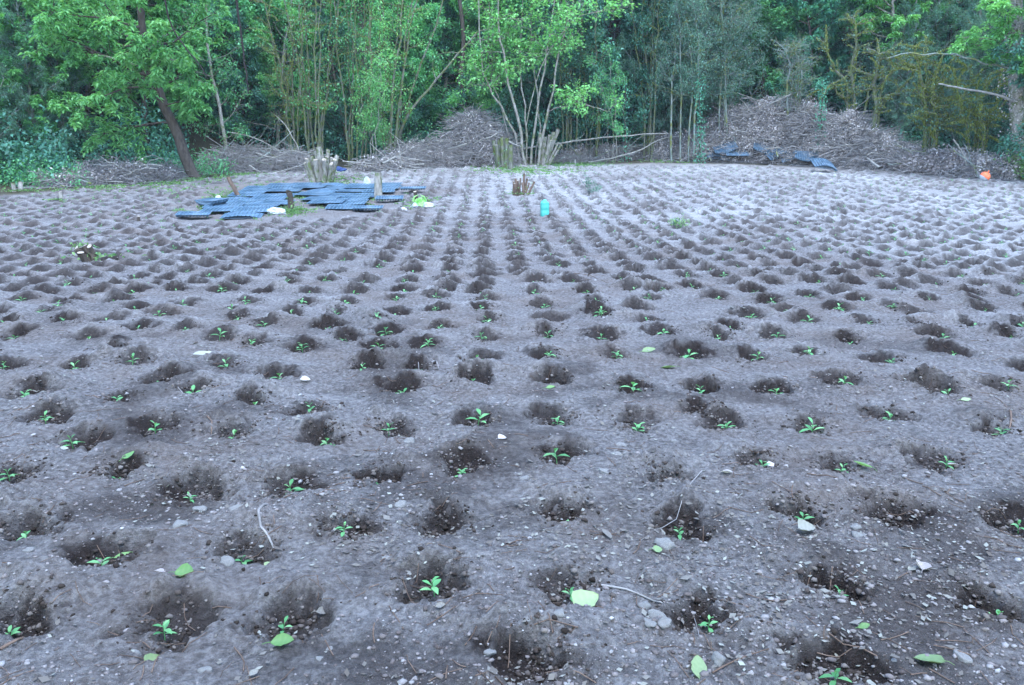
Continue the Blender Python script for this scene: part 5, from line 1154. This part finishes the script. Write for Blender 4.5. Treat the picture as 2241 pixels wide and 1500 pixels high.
b = G(478, 437); tag(obj('white_plastic_scrap', bag_mesh('scrap', .08, .06, .09, 17, 'white_film'), loc=b), 'small white scrap in the weeds by the leaning stump', 'plastic scrap')
b = G(938, 458); tag(obj('white_plastic_scrap', bag_mesh('scrap', .14, .08, .10, 19, 'white_film'), loc=b), 'white scrap at the right foot of the green bag', 'plastic scrap')
b = G(855, 380); tag(obj('pale_stone', STN[2], loc=b), 'pale block of stone at the edge of the wood right of the tall post', 'stone'); COL.objects[-1].scale = (.12, .1, .13)
# green carrier bag with two handle loops
b = G(918, 456); bag = empty('green_plastic_bag', b, .1); tag(bag, 'bright green and white plastic bag slumped over a dark stake', 'bag')
k = b.y / F
obj('bag_body', bag_mesh('bag_body', 15 * k, .15, 17 * k, 9, 'green_bag', .3), bag)
hn = Geo(); hn.tube([(-.16, -.02, 14 * k), (-.12, -.05, 24 * k), (.0, -.06, 29 * k), (.12, -.05, 24 * k), (.17, -.02, 13 * k)], [.028, .022, .02, .022, .028], 7); obj('bag_handle', hn.mesh('bag_handle', M['green_bag']), bag)
o = obj('bag_bottom', bag_mesh('bag_bottom', 20 * k, .18, .10, 29, 'white_film'), bag)
# blue tarp scrap
b = G(742, 377); tag(obj('blue_tarp_scrap', bag_mesh('tarp', .28, .14, .14, 11, 'blue_film'), loc=b), 'dark blue scrap of tarp on the ground right of the widest stool', 'tarp')
b = G(737, 374); tag(obj('blue_can', bag_mesh('can', .07, .07, .42, 12, 'blue_film', .1), loc=b, rot=(0, R(-25), 0)), 'narrow blue strip standing up behind the widest stool', 'tarp')
# orange and white ball-like float
b = G(2154, 399); fl_ = empty('orange_float', b); tag(fl_, 'orange red and white rounded plastic container at the foot of the right heap', 'container')
k = b.y / F
def cap_part(name, mat, lo, hi):
    g = Geo(); V = []; n = 24; rows = 10; r_ = 10.5 * k
    for i in range(rows + 1):
        el = lo + (hi - lo) * i / rows
        for q in range(n):
            a = 2 * math.pi * q / n; V.append((math.cos(a) * math.cos(el) * r_, math.sin(a) * math.cos(el) * r_, math.sin(el) * r_ * .95))
    g.add(V, [[i * n + q, i * n + (q + 1) % n, (i + 1) * n + (q + 1) % n, (i + 1) * n + q] for i in range(rows) for q in range(n)]); o = obj(name, g.mesh(name, M[mat]), fl_); o.location = (0, 0, r_ * .72); o.rotation_euler = (R(10), R(35), 0); return o
cap_part('orange_shell', 'orange', -.25, 1.57); cap_part('white_shell', 'white_film', -1.57, -.27)
loft([(0, .02, .02), (.05, .02, .02)], 'orange', 'knob', fl_, pw=2, n=10).location = (.10, 0, 21 * k * .8)


# ------------------------------------------------------------------ unseen trees added behind the viewer only to shade the near soil
for x_, y_, sc, kd, lab in ((-4.5, -5.2, 1.1, 'mid', 'unseen mid green tree added behind the viewer on the left for shade'), (3.8, -5.6, 1.15, 'mid', 'unseen mid green tree added behind the viewer on the right for shade'), (-0.6, -8.0, 1.3, 'mid', 'unseen mid green tree added straight behind the viewer for shade')):
    copy_thing(made[kd], (x_, y_, gz(x_, y_)), rng.uniform(0, 6), (sc, sc, sc), lab, 'added shade trees behind the viewer')

# ------------------------------------------------------------------ haze: the damp air that pales the far wood
g = Geo(); zt = max(float((o.matrix_basis.translation.z + 18)) for o in COL.objects if o.get('category') == 'tree')
HB = float(H.min()) - 1.0
g.box((0, 48, (zt + 60 + HB) / 2), (95, 66, (zt + 60 - HB) / 2))
hm = bpy.data.materials.new('haze_air'); hm.use_nodes = True; t = hm.node_tree; t.nodes.clear()
pv = t.nodes.new('ShaderNodeVolumePrincipled'); pv.inputs['Density'].default_value = 0.0004; pv.inputs['Color'].default_value = (0.75, 0.87, 1.0, 1); pv.inputs['Anisotropy'].default_value = 0.0
oo = t.nodes.new('ShaderNodeOutputMaterial'); t.links.new(pv.outputs[0], oo.inputs['Volume'])
tag(obj('haze', g.mesh('haze', hm, smooth=False)), 'thin bluish haze in the air of the clearing', 'haze', kind='stuff')
S.cycles.volume_bounces = 0
